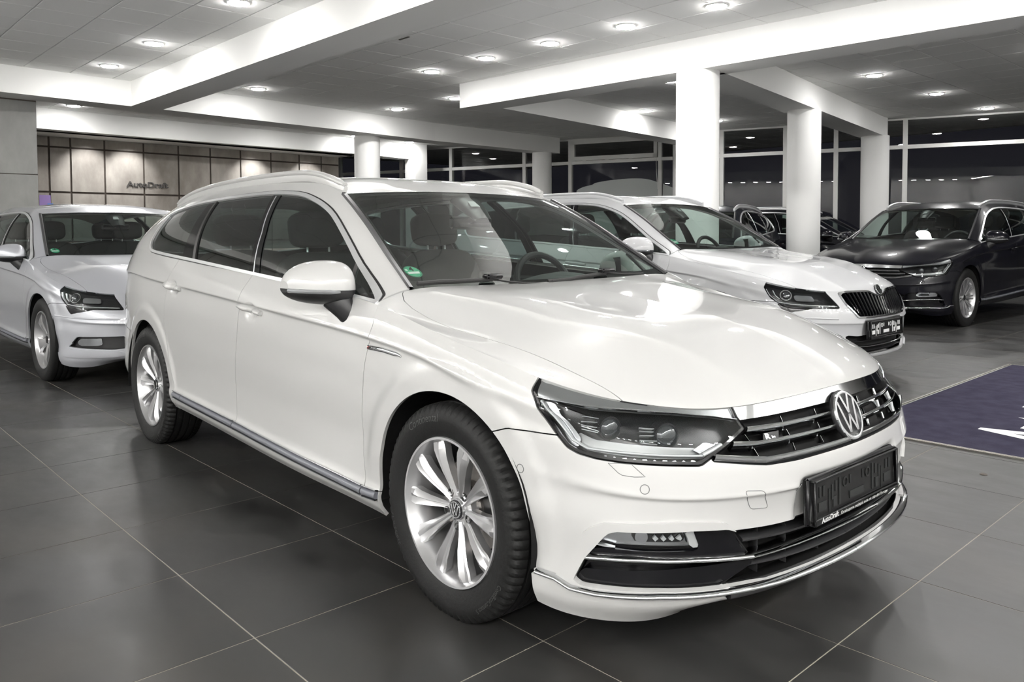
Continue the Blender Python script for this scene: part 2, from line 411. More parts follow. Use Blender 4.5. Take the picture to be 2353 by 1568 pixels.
def build(step=.012,spec=None):
    S,t=lower(step)
    L=S.A[:,0]; E=S.P[:,-1]
    m=(L<=LC+1e-6); f=poly_fn(np.vstack([E[m],[[np.interp(LC,L,E[:,k]) for k in range(3)]]]))
    # front boundary, side boundary
    front=lambda v:f(v)
    ms=(L>=LC)&(L<=LF)
    side=np.vstack([[np.interp(LC,L,E[:,k]) for k in range(3)],E[ms],[np.interp(LF,L,E[:,k]) for k in range(3)]])
    g=poly_fn(side)
    ctrl=[[(.788,0,.710),(.775,-.25,.706),(.735,-.48,.70),(.575,-.68,.72),(.36,-.835,.755)],
          [(.74,0,.750),(.73,-.25,.747),(.69,-.47,.740),(.545,-.675,.748),(.27,-.845,.79)],
          [(.60,0,.822),(.59,-.25,.819),(.56,-.47,.808),(.45,-.69,.782),(.17,-.853,.815)],
          [(.38,0,.888),(.375,-.25,.887),(.36,-.48,.880),(.27,-.71,.835),(.05,-.862,.845)],
          [(.10,0,.925),(.095,-.25,.923),(.08,-.49,.919),(.0,-.725,.872),(-.10,-.868,.877)],
          [(-.18,0,.957),(-.18,-.25,.957),(-.19,-.5,.954),(-.23,-.735,.922),(-.26,-.872,.91)],
          [(-.42,0,.977),(-.42,-.25,.978),(-.42,-.5,.982),(-.405,-.735,.978),(-.41,-.875,.937)]]
    n1=int(1.25/step); n2=int(.9/step)
    G=blend(ctrl,front,None,None,g,n1,n2)
    TP=Surf(G,G[:,:,0],G[:,:,1])
    if TP.N[len(G)//2,n2//2,2]<0: TP.N*=-1; TP.flip=True
    # greenhouse: belt to roof edge
    CLp=sm([(-.405,-.735,.983),(-.60,-.703,1.098),(-.80,-.668,1.217),(-1.0,-.632,1.318),(-1.13,-.612,1.368),(-1.35,-.602,1.408),(-1.9,-.597,1.428),(-2.4,-.59,1.420),(-2.9,-.575,1.390),(-3.25,-.56,1.345),(-3.45,-.56,1.28),(-3.58,-.585,1.19),(-3.66,-.62,1.08)],8)
    CL=poly_fn(CLp)
    mb=(L>=LF)&(E[:,0]>-3.60)
    BLp=np.vstack([[np.interp(LF,L,E[:,k]) for k in range(3)],E[mb]])
    BL=poly_fn(BLp)
    nu=int(3.3/step); nv=int(.5/step)
    U=np.linspace(0,1,nu); a=BL(U); b=CL(U); V=np.linspace(0,1,nv)
    G=a[:,None]*(1-V)[None,:,None]+b[:,None]*V[None,:,None]
    w=np.linalg.norm(b-a,axis=1)
    bulge=(4*V*(1-V))[None,:]*(.036*np.clip(w/.45,0,1.2))[:,None]
    G[:,:,1]-=bulge; G[:,:,2]+=bulge*.35
    GH=Surf(G,G[:,:,0],G[:,:,2])
    if GH.N[nu//2,nv//2,1]>0: GH.N*=-1; GH.flip=True
    # windscreen
    CLa=np.array(CLp); 
    i=np.argmin(abs(CLa[:,0]+1.06)); edge=poly_fn(CLa[:i+1])
    base=poly_fn(sm([(-.40,0,.955),(-.402,-.25,.957),(-.405,-.5,.965),(-.402,-.66,.975),tuple(CLa[0])],6))
    head=poly_fn(sm([(-1.02,0,1.368),(-1.022,-.25,1.365),(-1.032,-.45,1.357),tuple(CLa[i])],6))
    cen=poly_fn(sm([(-.40,0,.955),(-.61,0,1.108),(-.82,0,1.247),(-1.02,0,1.368)],6))
    nu=int(.75/step);nv=int(.72/step); U=np.linspace(0,1,nu);V=np.linspace(0,1,nv)
    e0,e1,h0,h1=cen(U),edge(U),base(V),head(V)
    u=U[:,None,None];v=V[None,:,None]
    G=(1-u)*h0[None]+u*h1[None]+(1-v)*e0[:,None]+v*e1[:,None]-((1-u)*(1-v)*h0[0]+(1-u)*v*h0[-1]+u*(1-v)*h1[0]+u*v*h1[-1])
    WS=Surf(G,G[:,:,1],np.repeat(U[:,None],nv,1))
    if WS.N[nu//2,nv//2,0]<0: WS.N*=-1; WS.flip=True
    # roof
    RB=poly_fn(CLa[i:])
    ctrl=[[(-1.02,0,1.368),(-1.022,-.25,1.365),(-1.04,-.50,1.352),tuple(CLa[i])],
          [(-1.25,0,1.430),(-1.25,-.25,1.427),(-1.25,-.47,1.408),(-1.25,-.605,1.392)],
          [(-1.6,0,1.463),(-1.6,-.25,1.460),(-1.6,-.47,1.438),(-1.6,-.60,1.419)],
          [(-2.2,0,1.467),(-2.2,-.25,1.464),(-2.2,-.47,1.443),(-2.2,-.595,1.430)],
          [(-2.9,0,1.435),(-2.9,-.25,1.432),(-2.9,-.45,1.415),(-2.9,-.575,1.39)],
          [(-3.42,0,1.385),(-3.42,-.25,1.38),(-3.40,-.42,1.35),(-3.35,-.55,1.31)],
          [(-3.60,0,1.30),(-3.60,-.25,1.29),(-3.57,-.45,1.26),(-3.53,-.575,1.22)],
          [(-3.76,0,1.07),(-3.76,-.25,1.07),(-3.74,-.5,1.07),(-3.66,-.62,1.08)]]
    def RBx(U):
        # match by x of the last column so stations line up
        C=np.array(ctrl)[:,-1]; tt=nspline(np.linspace(0,1,len(C)),C,U)
        P=CLa[i:]; s=np.r_[0,np.cumsum(np.linalg.norm(np.diff(P,axis=0),axis=1))]
        # nearest param on polyline for ctrl points then interpolate
        key=[s[np.argmin(np.linalg.norm(P-c,axis=1))] for c in C]; key[0]=0; key[-1]=s[-1]
        sq=np.interp(U,np.linspace(0,1,len(C)),key)
        k=pchip(np.linspace(0,1,len(C)),np.array(key,float)[:,None],U)[:,0]
        return np.stack([np.interp(k,s,P[:,c]) for c in range(3)],1)
    hd=head
    G=blend(ctrl,hd,None,None,RBx,int(3.0/step),int(.6/step),pv=[0,.41,.79,1])
    RF=Surf(G,G[:,:,0],G[:,:,1])
    if RF.N[len(G)//2,3,2]<0: RF.N*=-1; RF.flip=True
    return dict(LO=S,TP=TP,GH=GH,WS=WS,RF=RF)
# ---------------------------------------------------------------- showroom
def node_mat(name):
    m = bpy.data.materials.new(name); m.use_nodes = True; return m, m.node_tree, m.node_tree.nodes['Principled BSDF']
def floor_material():
    m, nt, b = node_mat('slate_tile'); N = nt.nodes.new; L = nt.links.new
    g = N('ShaderNodeNewGeometry'); oi = N('ShaderNodeObjectInfo')
    mp = N('ShaderNodeMapping'); mp.inputs['Scale'].default_value = (1.2, 2.3, 1); mp.inputs['Rotation'].default_value = (0, 0, .35)
    L(g.outputs['Position'], mp.inputs['Vector'])
    n1 = N('ShaderNodeTexNoise'); n1.inputs['Scale'].default_value = 2.2; n1.inputs['Detail'].default_value = 9; n1.inputs['Roughness'].default_value = .62; L(mp.outputs[0], n1.inputs['Vector'])
    n2 = N('ShaderNodeTexNoise'); n2.inputs['Scale'].default_value = 1.3; n2.inputs['Detail'].default_value = 4; L(g.outputs['Position'], n2.inputs['Vector'])
    r = N('ShaderNodeValToRGB'); e = r.color_ramp.elements; e[0].position = .3; e[0].color = (.017, .0168, .0165, 1); e[1].position = .72; e[1].color = (.036, .0355, .034, 1)
    L(n1.outputs['Fac'], r.inputs['Fac'])
    mx = N('ShaderNodeMix'); mx.data_type = 'RGBA'; mx.inputs[7].default_value = (.050, .044, .037, 1)
    rr = N('ShaderNodeMapRange'); rr.inputs[1].default_value = .5; rr.inputs[2].default_value = .75; rr.inputs[4].default_value = .5; L(n2.outputs['Fac'], rr.inputs[0]); L(rr.outputs[0], mx.inputs[0]); L(r.outputs[0], mx.inputs[6])
    hv = N('ShaderNodeHueSaturation'); v = N('ShaderNodeMapRange'); v.inputs[3].default_value = .90; v.inputs[4].default_value = 1.12; L(oi.outputs['Random'], v.inputs[0]); L(v.outputs[0], hv.inputs['Value']); L(mx.outputs[2], hv.inputs['Color']); L(hv.outputs[0], b.inputs['Base Color'])
    ro = N('ShaderNodeMapRange'); ro.inputs[1].default_value = .3; ro.inputs[2].default_value = .7; ro.inputs[3].default_value = .30; ro.inputs[4].default_value = .46; L(n1.outputs['Fac'], ro.inputs[0]); L(ro.outputs[0], b.inputs['Roughness'])
    bp_ = N('ShaderNodeBump'); bp_.inputs['Strength'].default_value = .05; bp_.inputs['Distance'].default_value = .004; L(n1.outputs['Fac'], bp_.inputs['Height']); L(bp_.outputs[0], b.inputs['Normal'])
    b.inputs['Specular IOR Level'].default_value = .75
    return m
def concrete(name, c1, c2, sc=1.2):
    m, nt, b = node_mat(name); N = nt.nodes.new; L = nt.links.new
    g = N('ShaderNodeNewGeometry'); mp = N('ShaderNodeMapping'); mp.inputs['Scale'].default_value = (1, 1, .5); L(g.outputs['Position'], mp.inputs['Vector'])
    n = N('ShaderNodeTexNoise'); n.inputs['Scale'].default_value = sc; n.inputs['Detail'].default_value = 8; n.inputs['Roughness'].default_value = .6; L(mp.outputs[0], n.inputs['Vector'])
    r = N('ShaderNodeValToRGB'); e = r.color_ramp.elements; e[0].position = .35; e[0].color = (*c1, 1); e[1].position = .68; e[1].color = (*c2, 1); L(n.outputs['Fac'], r.inputs['Fac']); L(r.outputs[0], b.inputs['Base Color'])
    b.inputs['Roughness'].default_value = .7
    return m
M_TILE = floor_material()
M_GROUT = mat('grout', (.30, .275, .225), .8)
M_WALLW = mat('white_plaster', (.90, .90, .885), .85, bump=(30, .03))
M_CTILE = mat('ceiling_tile', (.92, .92, .905), .9, bump=(60, .05))
M_CGRID = mat('ceiling_grid', (.60, .60, .59), .6)
M_CONC = concrete('concrete_panel', (.22, .195, .17), (.50, .465, .42))
M_CONC2 = concrete('concrete_slab', (.16, .16, .155), (.30, .30, .285), .8)
M_JOINT = mat('dark_joint', (.07, .055, .045), .8)
M_FRAME = mat('window_frame', (.74, .74, .72), .45)
M_PANE = glass('window_pane', (.80, .81, .82), 1., 1.38)
M_MAT = mat('mat_pile', (.030, .028, .048), 1., spec=.1, bump=(220, .6), var=(9, (.045, .042, .066)))
M_MATW = mat('mat_letter', (.72, .72, .70), .95)
M_LAMP = mat('lamp_disc', (1, 1, 1), .5, emit=(1., .985, .965), estr=LAMP_E)
M_LRING = mat('lamp_ring', (.85, .85, .84), .4)
M_NIGHT = mat('asphalt', (.02, .02, .02), .9)
# -- floor: real tiles 0.6 m square, 3 mm joints, the nearest as single parts
TA, TB = .5902, .6006
floor_ob = empty('floor', (0, 0, 0), kind='structure')
MB().box((-24, -8, -.06), (12, 22, -.0012)).build('floor_bed', M_GROUT, floor_ob)
ti = []
Mc = np.array(cam_ob.matrix_world.inverted())
def screen(x, y, z):
    p = Mc @ np.array([x, y, z, 1.]); return 1176.5 + 1839.926 * p[0] / -p[2] if p[2] < -.3 else 9e9, 607.6 - 1839.926 * p[1] / -p[2] if p[2] < -.3 else 9e9, -p[2]
for i in range(-38, 18):
    for j in range(-10, 34):
        x, y = (i + .5) * TA, (j + .5) * TB
        sx, sy, d = screen(x, y, 0)
        vis = d > .3 and -150 < sx < 2500 and -50 < sy < 1750
        hid = (-1.3 < x < 3.3 and .6 < y < 2.1)
        ti.append((0 if (vis and not hid) else 1, d if d > 0 else 99, x, y))
ti.sort()
tb = MB().box((-TA / 2 + .0017, -TB / 2 + .0017, -.012), (TA / 2 - .0017, TB / 2 - .0017, 0), bev=.0008)
tme = mesh('tile', tb.V, tb.F); tme.materials.append(M_TILE)
rest = MB()
for k, (v, d, x, y) in enumerate(ti):
    if 2.41 < x - TA / 2 and x + TA / 2 < 5.9 and 3.68 < y - TB / 2 and y + TB / 2 < 6.9: continue
    if v == 0 and k < 290:
        o = link('tile', tme, floor_ob); o.location = (x, y, 0)
    else: rest.add([(a + x, b + y, c) for a, b, c in tb.V], tb.F) if d < 9 and v == 0 else rest.box((x - TA / 2 + .0017, y - TB / 2 + .0017, -.012), (x + TA / 2 - .0017, y + TB / 2 - .0017, 0))
tag(rest.build('far_tiles', M_TILE, floor_ob), kind='stuff')
# -- ceiling: tiles in a metal grid
ZC, ZB = 3.5, 3.12
ceil_ob = empty('ceiling', (0, 0, 0), kind='structure')
MB().box((-17, -8, ZC + .004), (9, 19.5, ZC + .08)).build('ceiling_deck', M_CGRID, ceil_ob)
CT = .586
cb = MB().box((-CT / 2 + .006, -CT / 2 + .006, -.0), (CT / 2 - .006, CT / 2 - .006, .02), bev=.004)
cme = mesh('ceiling_panel', cb.V, cb.F); cme.materials.append(M_CTILE)
ci = []
for i in range(-29, 14):
    for j in range(-13, 33):
        x, y = (i + .5) * CT - .10, (j + .5) * CT - .12
        sx, sy, d = screen(x, y, ZC); vis = d > .5 and -200 < sx < 2550 and -150 < sy < 700
        ci.append((0 if vis else 1, d if d > 0 else 99, x, y))
ci.sort(); rest = MB(); nv = 0
for v, d, x, y in ci:
    if v == 0 and nv < 280:
        nv += 1; o = link('ceiling_panel', cme, ceil_ob); o.location = (x, y, ZC - .004)
    else: rest.box((x - CT / 2 + .006, y - CT / 2 + .006, ZC - .004), (x + CT / 2 - .006, y + CT / 2 - .006, ZC + .01))
tag(rest.build('far_ceiling_panels', M_CTILE, ceil_ob), kind='stuff')
# -- beams
def beam(name, poly, z0=ZB, z1=ZC + .01):
    b = MB().prism(poly, z0, z1); return tag(b.build(name, M_WALLW), kind='structure')
beam('trim_1', [(-8.31, 3.08), (9, 3.17), (9, 3.66), (-8.33, 3.56)])
beam('trim_2', [(-7.75, -8), (-8.16, 1.35), (-8.31, 3.08), (-8.33, 3.56), (-8.72, 7.3), (-8.97, 9.35), (-9.12, 13.3), (-9.56, 13.3), (-9.46, 9.35), (-9.28, 7.3), (-8.90, 3.56), (-8.66, 1.9), (-8.25, -8)])
beam('trim_3', [(-5.2, 6.95), (9, 7.74), (9, 8.28), (-4.76, 7.46), (-5.2, 7.46)])
beam('trim_4', [(-5.2, 7.45), (-4.76, 7.46), (-5.55, 13.1), (-5.75, 14.9), (-6.25, 14.75), (-5.85, 11.9)])
beam('trim_5', [(-.91, 7.6), (-2.30, 15.7), (-2.31, 15.9), (-2.80, 15.75), (-2.1, 11.3), (-1.36, 7.6)])
beam('trim_6', [(-12.05, 2.66), (-11.9, -1), (-12.5, -1), (-12.55, 2.66), (-13.1, 11.75), (-12.76, 11.62), (-12.51, 10.36), (-12.4, 9.52), (-12.23, 4.7)])
# -- round columns
for n, (x, y, r) in enumerate([(-1.12, 7.368, .26), (-1.765, 11.307, .26), (-2.50, 15.75, .27), (-9.302, 7.883, .255), (-9.292, 12.85, .235), (-6.0, 14.05, .25)]):
    b = MB().lathe([(0, r), (ZB + .005, r)], 48, 'z', (x, y, 0))
    o = b.build('column', M_WALLW, None, True, .5)
    tag(o, ['round white column, nearest and thickest, standing left of the black estate car', 'slim round white column between the two dark cars at the back', 'round white column just left of the black estate car roof, furthest right', 'round white column rising behind the roof rail of the foreground car', 'small distant white column by the window wall, over the roof of the foreground car', 'distant white column half hidden behind the nearest column'][n], 'column')
tag(MB().box((-12.9, 11.35, 0), (-12.45, 11.75, ZC), bev=.01).build('column', M_WALLW), 'square white pillar at the end of the far beam beside the window wall', 'column')
# -- concrete walls
wl = tag(MB().box((-8.86, -8, 0), (-8.68, 1.89, ZB)).build('wall_left', M_JOINT), kind='structure')
for y0, y1 in ((-8, -5.2), (-5.19, -2.3), (-2.29, 1.89)):
    for z0, z1 in ((0, .99), (1.0, 2.045), (2.055, 3.10)):
        MB().box((-8.68, y0, z0), (-8.665, y1 - .004, z1), bev=.003).build('wall_panel', M_CONC2, wl)
A_ = np.array([-13.263, 2.924]); B_ = np.array([-13.509, 9.739]); tw = (B_ - A_) / np.linalg.norm(B_ - A_); nw = np.array([tw[1], -tw[0]])
if nw[0] < 0: nw = -nw
def wp2(s, d, z): p = A_ + tw * s + nw * d; return (p[0], p[1], z)
def wbox(s0, s1, d0, d1, z0, z1):
    V = [wp2(s, d, z) for z in (z0, z1) for d in (d0, d1) for s in (s0, s1)]
    return V, [(0, 1, 3, 2), (4, 6, 7, 5), (0, 4, 5, 1), (2, 3, 7, 6), (0, 2, 6, 4), (1, 5, 7, 3)]
wb = tag(MB().add(*wbox(-9, 6.82, -.2, -.03, 0, ZC)).build('wall_back', M_JOINT), kind='structure')
ss = [-9, -7.6, -6.2, -4.8, -3.4, -2.0, -.7, .17, .56, 1.2, 1.98, 2.72, 3.44, 4.16, 4.93, 5.68, 6.3, 6.82]
for a, b_ in zip(ss[:-1], ss[1:]):
    for z0, z1 in ((0, 1.02), (1.05, 2.005), (2.045, 2.90), (2.935, 3.12)):
        MB().add(*wbox(a + .018, b_ - .018, -.05, 0, z0, z1)).build('wall_panel', M_CONC, wb)
MB().add(*wbox(-9, 6.82, -.03, .9, ZB, ZB + .03)).build('soffit', M_CTILE, wb)
G, FF = text_geo('AutoDraft', .16, .012, .003)
k = .86 / (G[:, 0].max()); V = [wp2(1.62 + x * k, .018 + z, 2.185 + y) for x, y, z in G]
sg = MB().add(V, FF).build('wall_lettering', mat('letter_grey', (.075, .07, .066), .5)); tag(sg, 'dark grey raised lettering on the concrete panel wall at the back left', 'sign')
ps = empty('poster', wp2(.10, .004, 1.70), label='small purple and blue poster on the wall above the silver saloon car', cat='poster')
for nm, s0, s1, z0, z1, mm in (('poster_sheet', 0, .20, 1.62, 1.96, mat('poster_purple', (.32, .22, .50), .6)), ('poster_patch', .14, .24, 1.62, 1.80, mat('poster_blue', (.10, .25, .62), .6)), ('poster_patch', .0, .09, 1.66, 1.74, mat('poster_light', (.6, .58, .62), .6))):
    V, F = wbox(s0 - .02, s1 - .02, .0, .006 if nm == 'poster_sheet' else .009, z0, z1); o = MB().add(V, F).build(nm, mm, ps); o.matrix_parent_inverse = ps.matrix_world.inverted() if False else Matrix.Translation(-ps.location)
# unseen sides close the room
tag(MB().box((7.6, -5.6, 0), (7.8, 20.5, ZC)).build('wall_right', M_WALLW), kind='structure')
tag(MB().box((-17, -5.6, 0), (7.8, -5.4, ZC)).build('wall_front', M_WALLW), kind='structure')
# -- glass facade
P0 = np.array([-13.5, 12.3]); P1 = np.array([1., 17.35]); tf = (P1 - P0) / np.linalg.norm(P1 - P0); nf = np.array([tf[1], -tf[0]])
def fp(s, d, z): p = P0 + tf * s + nf * d; return (p[0], p[1], z)
def fbox(s0, s1, d0, d1, z0, z1):
    V = [fp(s, d, z) for z in (z0, z1) for d in (d0, d1) for s in (s0, s1)]
    return V, [(0, 1, 3, 2), (4, 6, 7, 5), (0, 4, 5, 1), (2, 3, 7, 6), (0, 2, 6, 4), (1, 5, 7, 3)]
mul = [-3.9, -2.82, -.63, .0, 1.02, 3.25, 4.54, 6.86, 8.31, 9.70, 10.74, 12.07, 14.6, 17.0, 19.4, 22.4]
for n, (a, b_) in enumerate(zip(mul[:-1], mul[1:])):
    wd = tag(MB().add(*fbox(a - .045, a + .045, -.05, .06, 0, ZC)).add(*fbox(a + .045, b_ - .045, -.05, .05, 2.87, 2.95)).add(*fbox(a + .045, b_ - .045, -.05, .05, 3.46, ZC)).add(*fbox(a + .045, b_ - .045, -.05, .05, 0, .12)).build('window_%d' % (n + 1), M_FRAME), kind='structure')
    if abs(a - 4.54) < .01:
        c, d = a + .06, b_ - .06
        sash = MB()
        for q in ((c, c + .08, .02, .10, 2.95, 3.45), (d - .08, d, .02, .10, 2.95, 3.45), (c, d, .02, .10, 2.955, 3.055), (c, d, .02, .10, 3.36, 3.455)): sash.add(*fbox(*q))
        sash.build('window_sash', M_FRAME, wd)
        for q in (4.9, 5.5, 6.1): MB().add(*fbox(q, q + .10, .10, .115, 2.94, 2.955)).build('window_hinge', M_FRAME, wd)
        MB().tube([fp(6.78, .09, 2.94), fp(6.79, .10, 2.6), fp(6.82, .09, 2.2)], .008, 6).build('window_rod', M_FRAME, wd)
    for z0, z1 in ((.12, 2.87), (2.95, 3.46)):
        V = [fp(a + .04, 0, z0), fp(b_ - .04, 0, z0), fp(b_ - .04, 0, z1), fp(a + .04, 0, z1)]
        MB().add(V, [(0, 1, 2, 3)]).build('pane', M_PANE, wd)
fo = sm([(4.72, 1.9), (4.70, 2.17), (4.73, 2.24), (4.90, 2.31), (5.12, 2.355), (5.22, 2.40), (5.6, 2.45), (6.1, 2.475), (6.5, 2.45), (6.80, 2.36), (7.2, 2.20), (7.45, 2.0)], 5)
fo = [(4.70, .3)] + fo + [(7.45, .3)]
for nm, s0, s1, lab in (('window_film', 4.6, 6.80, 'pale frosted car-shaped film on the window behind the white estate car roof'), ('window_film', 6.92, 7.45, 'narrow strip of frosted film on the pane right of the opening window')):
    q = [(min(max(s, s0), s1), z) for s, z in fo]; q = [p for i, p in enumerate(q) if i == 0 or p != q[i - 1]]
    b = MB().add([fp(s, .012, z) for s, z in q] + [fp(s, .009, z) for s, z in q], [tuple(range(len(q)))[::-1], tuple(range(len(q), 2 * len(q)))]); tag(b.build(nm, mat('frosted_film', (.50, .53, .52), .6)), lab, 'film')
# ground outside
tag(MB().box((-40, 12, -.12), (40, 60, -.07)).build('ground', M_NIGHT), kind='structure')
# -- entrance mat
em = empty('entrance_mat', (2.41, 3.68, 0), label='dark purple entrance mat with white letters, metal edging, right of the foreground car', cat='mat')
MB().box((.02, .02, 0), (3.5, 3.23, .008)).build('mat_pile', M_MAT, em)
b = MB().box((-.012, 0, 0), (.0, 3.25, .009)).box((.010, 0, 0), (.020, 3.25, .009)).box((0, -.012, 0), (3.5, 0, .009)).box((0, .008, 0), (3.5, .018, .009)).box((0, 3.235, 0), (3.5, 3.25, .009))
b.build('mat_edging', mat('brushed_steel', (.55, .53, .48), .35, 1.), em)
G, FF = text_geo('AutoDraft', .70, .0, .020)
kk = 2.0 / (G[:, 0].max() - G[:, 0].min())
b = MB().add([(3.49 - 2.41 - y * 1.0, 4.04 - 3.68 + (x - G[:, 0].min()) * kk, .0095) for x, y, z in G], FF); b.build('mat_lettering', M_MATW, em)
# floor box beside the mat
tag(MB().lathe([(0, .018), (.004, .016), (.005, .001)], 12, 'z', (3.297, 3.266, 0)).build('floor_stud', mat('stud', (.05, .04, .03), .6), None, True), 'tiny dark floor stud on the pale tiles in front of the mat', 'stud')
# -- recessed downlights
LP = [(-3.24, 2.51), (-5.57, 2.49), (-7.32, 2.49), (-11.39, 3.08), (-7.63, 4.79), (-7.92, 7.66), (-4.70, 6.03), (-6.26, 7.72), (-3.51, 6.03), (-2.37, 6.07), (-1.23, 6.12), (-.10, 6.19), (-4.98, 11.35), (-2.84, 9.21), (-4.83, 13.55), (-.57, 11.11), (-.54, 13.51), (-.50, 15.98), (-12.2, 11.0)]
VISN = len(LP)
# the same rows go on outside the frame
LP += [(1.07, 6.2), (2.3, 6.25), (3.5, 6.3), (-.9, 2.5), (1.45, 2.5), (1.8, 10.9), (2.0, 13.8), (-11.2, 7.2), (-11.0, 5.0)]
# added fill rows along the two walls behind the camera, brightening the room
LP += [(x_ * .58 - 9.0, -4.95) for x_ in range(28)] + [(7.15, y_ * .58 - 4.2) for y_ in range(26)]
LP += [(-12.0, 9.3)]
SS_ = (.85, 1.65, 4.4, 5.9)
SPOT = [(A_ + tw * s_ + nw * .62) for s_ in SS_]
dnames = {0: 'recessed ceiling downlight nearest the top edge, left of the big beam', 1: 'second downlight in the left bay, up from the beam corner', 2: 'downlight in the left bay nearest the beam corner', 3: 'downlight beyond the left beam, above the concrete wall', 4: 'downlight just behind the big diagonal beam', 5: 'downlight over the far beam above the round column', 6: 'downlight left end of the long diagonal row', 7: 'downlight touching the left end of the middle beam', 8: 'second downlight of the long diagonal row from its far end', 9: 'third downlight of the long diagonal row from its far end', 10: 'fourth downlight of the long diagonal row, second from the top edge', 11: 'downlight of the diagonal row nearest the top edge', 12: 'downlight in the small bay left of the thickest column', 13: 'downlight half hidden by the beam left of the thickest column', 14: 'downlight just right of the thickest column', 15: 'largest downlight in the right-hand bay', 16: 'middle downlight in the right-hand bay', 17: 'downlight nearest the window wall in the right-hand bay', 18: 'small distant downlight above the pillar by the far windows'}
for n, (x, y) in enumerate(LP):
    g = empty('ceiling_downlight', (x, y, ZC), label=dnames.get(n, 'recessed round ceiling downlight out of view; wall rows of these added as fill light'), cat='light', group='recessed ceiling downlights')
    if n == 0:
        r = MB().lathe([(-.001, .118), (-.012, .117), (-.016, .108), (-.010, .098), (.0, .097)], 32, 'z'); dme0 = mesh('lamp_ring', r.V, r.F, True); dme0.materials.append(M_LRING)
        r = MB().lathe([(-.008, .102), (-.017, .101), (-.024, .090), (-.029, .055), (-.030, .001)], 32, 'z'); dme1 = mesh('lamp_disc', r.V, r.F); dme1.materials.append(M_LAMP)
    link('lamp_ring', dme0, g); link('lamp_disc', dme1, g)
for k_, p in enumerate(SPOT):      # wall washers behind the far beam
    ld = bpy.data.lights.new('wall_washer', 'SPOT'); ld.energy = 34; ld.spot_size = 1.5; ld.spot_blend = .8; ld.shadow_soft_size = .04
    lo = link('wall_washer', ld); lo.location = (p[0], p[1], 3.07); v = Vector((A_[0] + tw[0] * SS_[k_] - p[0], A_[1] + tw[1] * SS_[k_] - p[1], -.75)); lo.rotation_euler = v.to_track_quat('-Z', 'Y').to_euler()
for x, y in ((-2.62, 4.35), (-3.35, 4.60)):
    tag(MB().box((x - .10, y - .012, ZC - .012), (x + .10, y + .012, ZC - .004)).build('ceiling_slot', mat('vent_dark', (.12, .11, .10), .6)), 'short dark ceiling slot %s the big beam' % ('nearer' if y < 4.5 else 'further behind'), 'slot')
# ---------------------------------------------------------------- panels cut out of the body surfaces
_flat = {}
def flatattr(S):
    k = id(S)
    if k not in _flat:
        V, N, AB, q = S.flat(); _flat[k] = (np.hstack([V, N, AB]), [tuple(f) for f in q.tolist()], S)
    return _flat[k]
def cut(S, inc=(), exc=(), fields=(), gap=0.):
    V, F, _ = flatattr(S)
    # quick cull by bounding box of the first include polygon
    if inc:
        pb = np.array([p[:2] for p in inc[0]]); lo, hi = pb.min(0) - .03, pb.max(0) + .03
        ok = (V[:, 6] > lo[0]) & (V[:, 6] < hi[0]) & (V[:, 7] > lo[1]) & (V[:, 7] < hi[1])
        F = [f for f in F if ok[f[0]] and ok[f[2]]]
    if not F: return V[:0], []
    V, F = compact(V, F)
    for p in inc:
        V, F = clip(V, F, sdf([q[:2] for q in p], V[:, 6:8]) - gap)
    for p in exc:
        if not F: break
        V, F = compact(V, F); V, F = clip(V, F, -sdf([q[:2] for q in p], V[:, 6:8]) - gap)
    for f in fields:
        if not F: break
        V, F = compact(V, F); V, F = clip(V, F, f(V))
    return compact(V, F) if F else (V[:0], [])
def borders(F):
    d = {}
    for f in F:
        for i in range(len(f)):
            a, b = f[i], f[(i + 1) % len(f)]
            d[(a, b)] = d.get((a, b), 0) + 1
    return [e for e in d if (e[1], e[0]) not in d]
def shell(V, F, off=0., wall=.006, nocentre=True, back=False):
    """displace along the normal and give the rim an inward return; returns V(3), N(3), F"""
    P = V[:, :3] + V[:, 3:6] * off; N = V[:, 3:6].copy(); F = [tuple(f) for f in F]
    if wall:
        be = borders(F); nP = []; nN = []; n0 = len(P)
        for a, b in be:
            if nocentre and abs(P[a][1]) < 1e-3 and abs(P[b][1]) < 1e-3: continue
            e = P[b] - P[a]; l = np.linalg.norm(e)
            if l < 1e-7: continue
            wn = np.cross(e / l, N[a]); k = n0 + len(nP)
            nP += [P[a], P[b], P[b] - N[b] * wall, P[a] - N[a] * wall]; nN += [wn] * 4
            F.append((k + 1, k, k + 3, k + 2))
        if nP: P = np.vstack([P, nP]); N = np.vstack([N, nN])
    if back:
        n0 = len(P); m = len(V)
        P = np.vstack([P, V[:, :3] + V[:, 3:6] * (off - wall)]); N = np.vstack([N, -V[:, 3:6]])
        F += [tuple(i + n0 for i in f[::-1]) for f in F if max(f) < m]
    return P, N, F
def mirror(P, N, F):
    s = np.array([1, -1, 1.]); return P * s, N * s, [f[::-1] for f in F]
def put(name, parts, m, parent, side=-1, both=False):
    """parts: list of (P,N,F) for the right half; side -1 right, +1 left; both joins the two halves"""
    AP = []; AN = []; AF = []; n = 0
    for P, N, F in parts:
        if not len(F): continue
        for sd in ((-1, 1) if both else (side,)):
            p, q, f = (P, N, F) if sd < 0 else mirror(P, N, F)
            AP.append(p); AN.append(q); AF += [tuple(i + n for i in g) for g in f]; n += len(p)
    if not AP: return None
    return link(name, mesh(name, np.vstack(AP), AF, True, np.vstack(AN)), parent, m)
def panel(name, S, m, parent, inc=(), exc=(), fields=(), gap=.0013, off=0., wall=.008, side=-1, both=False, back=False):
    SS = S if isinstance(S, (list, tuple)) else [S]
    out = []
    for s in SS:
        if isinstance(s, tuple): s, i_, e_, f_ = s
        else: i_, e_, f_ = inc, exc, fields
        V, F = cut(s, i_, e_, f_, gap)
        if F: out.append(shell(V, F, off, wall, back=back))
    return put(name, out, m, parent, side, both)
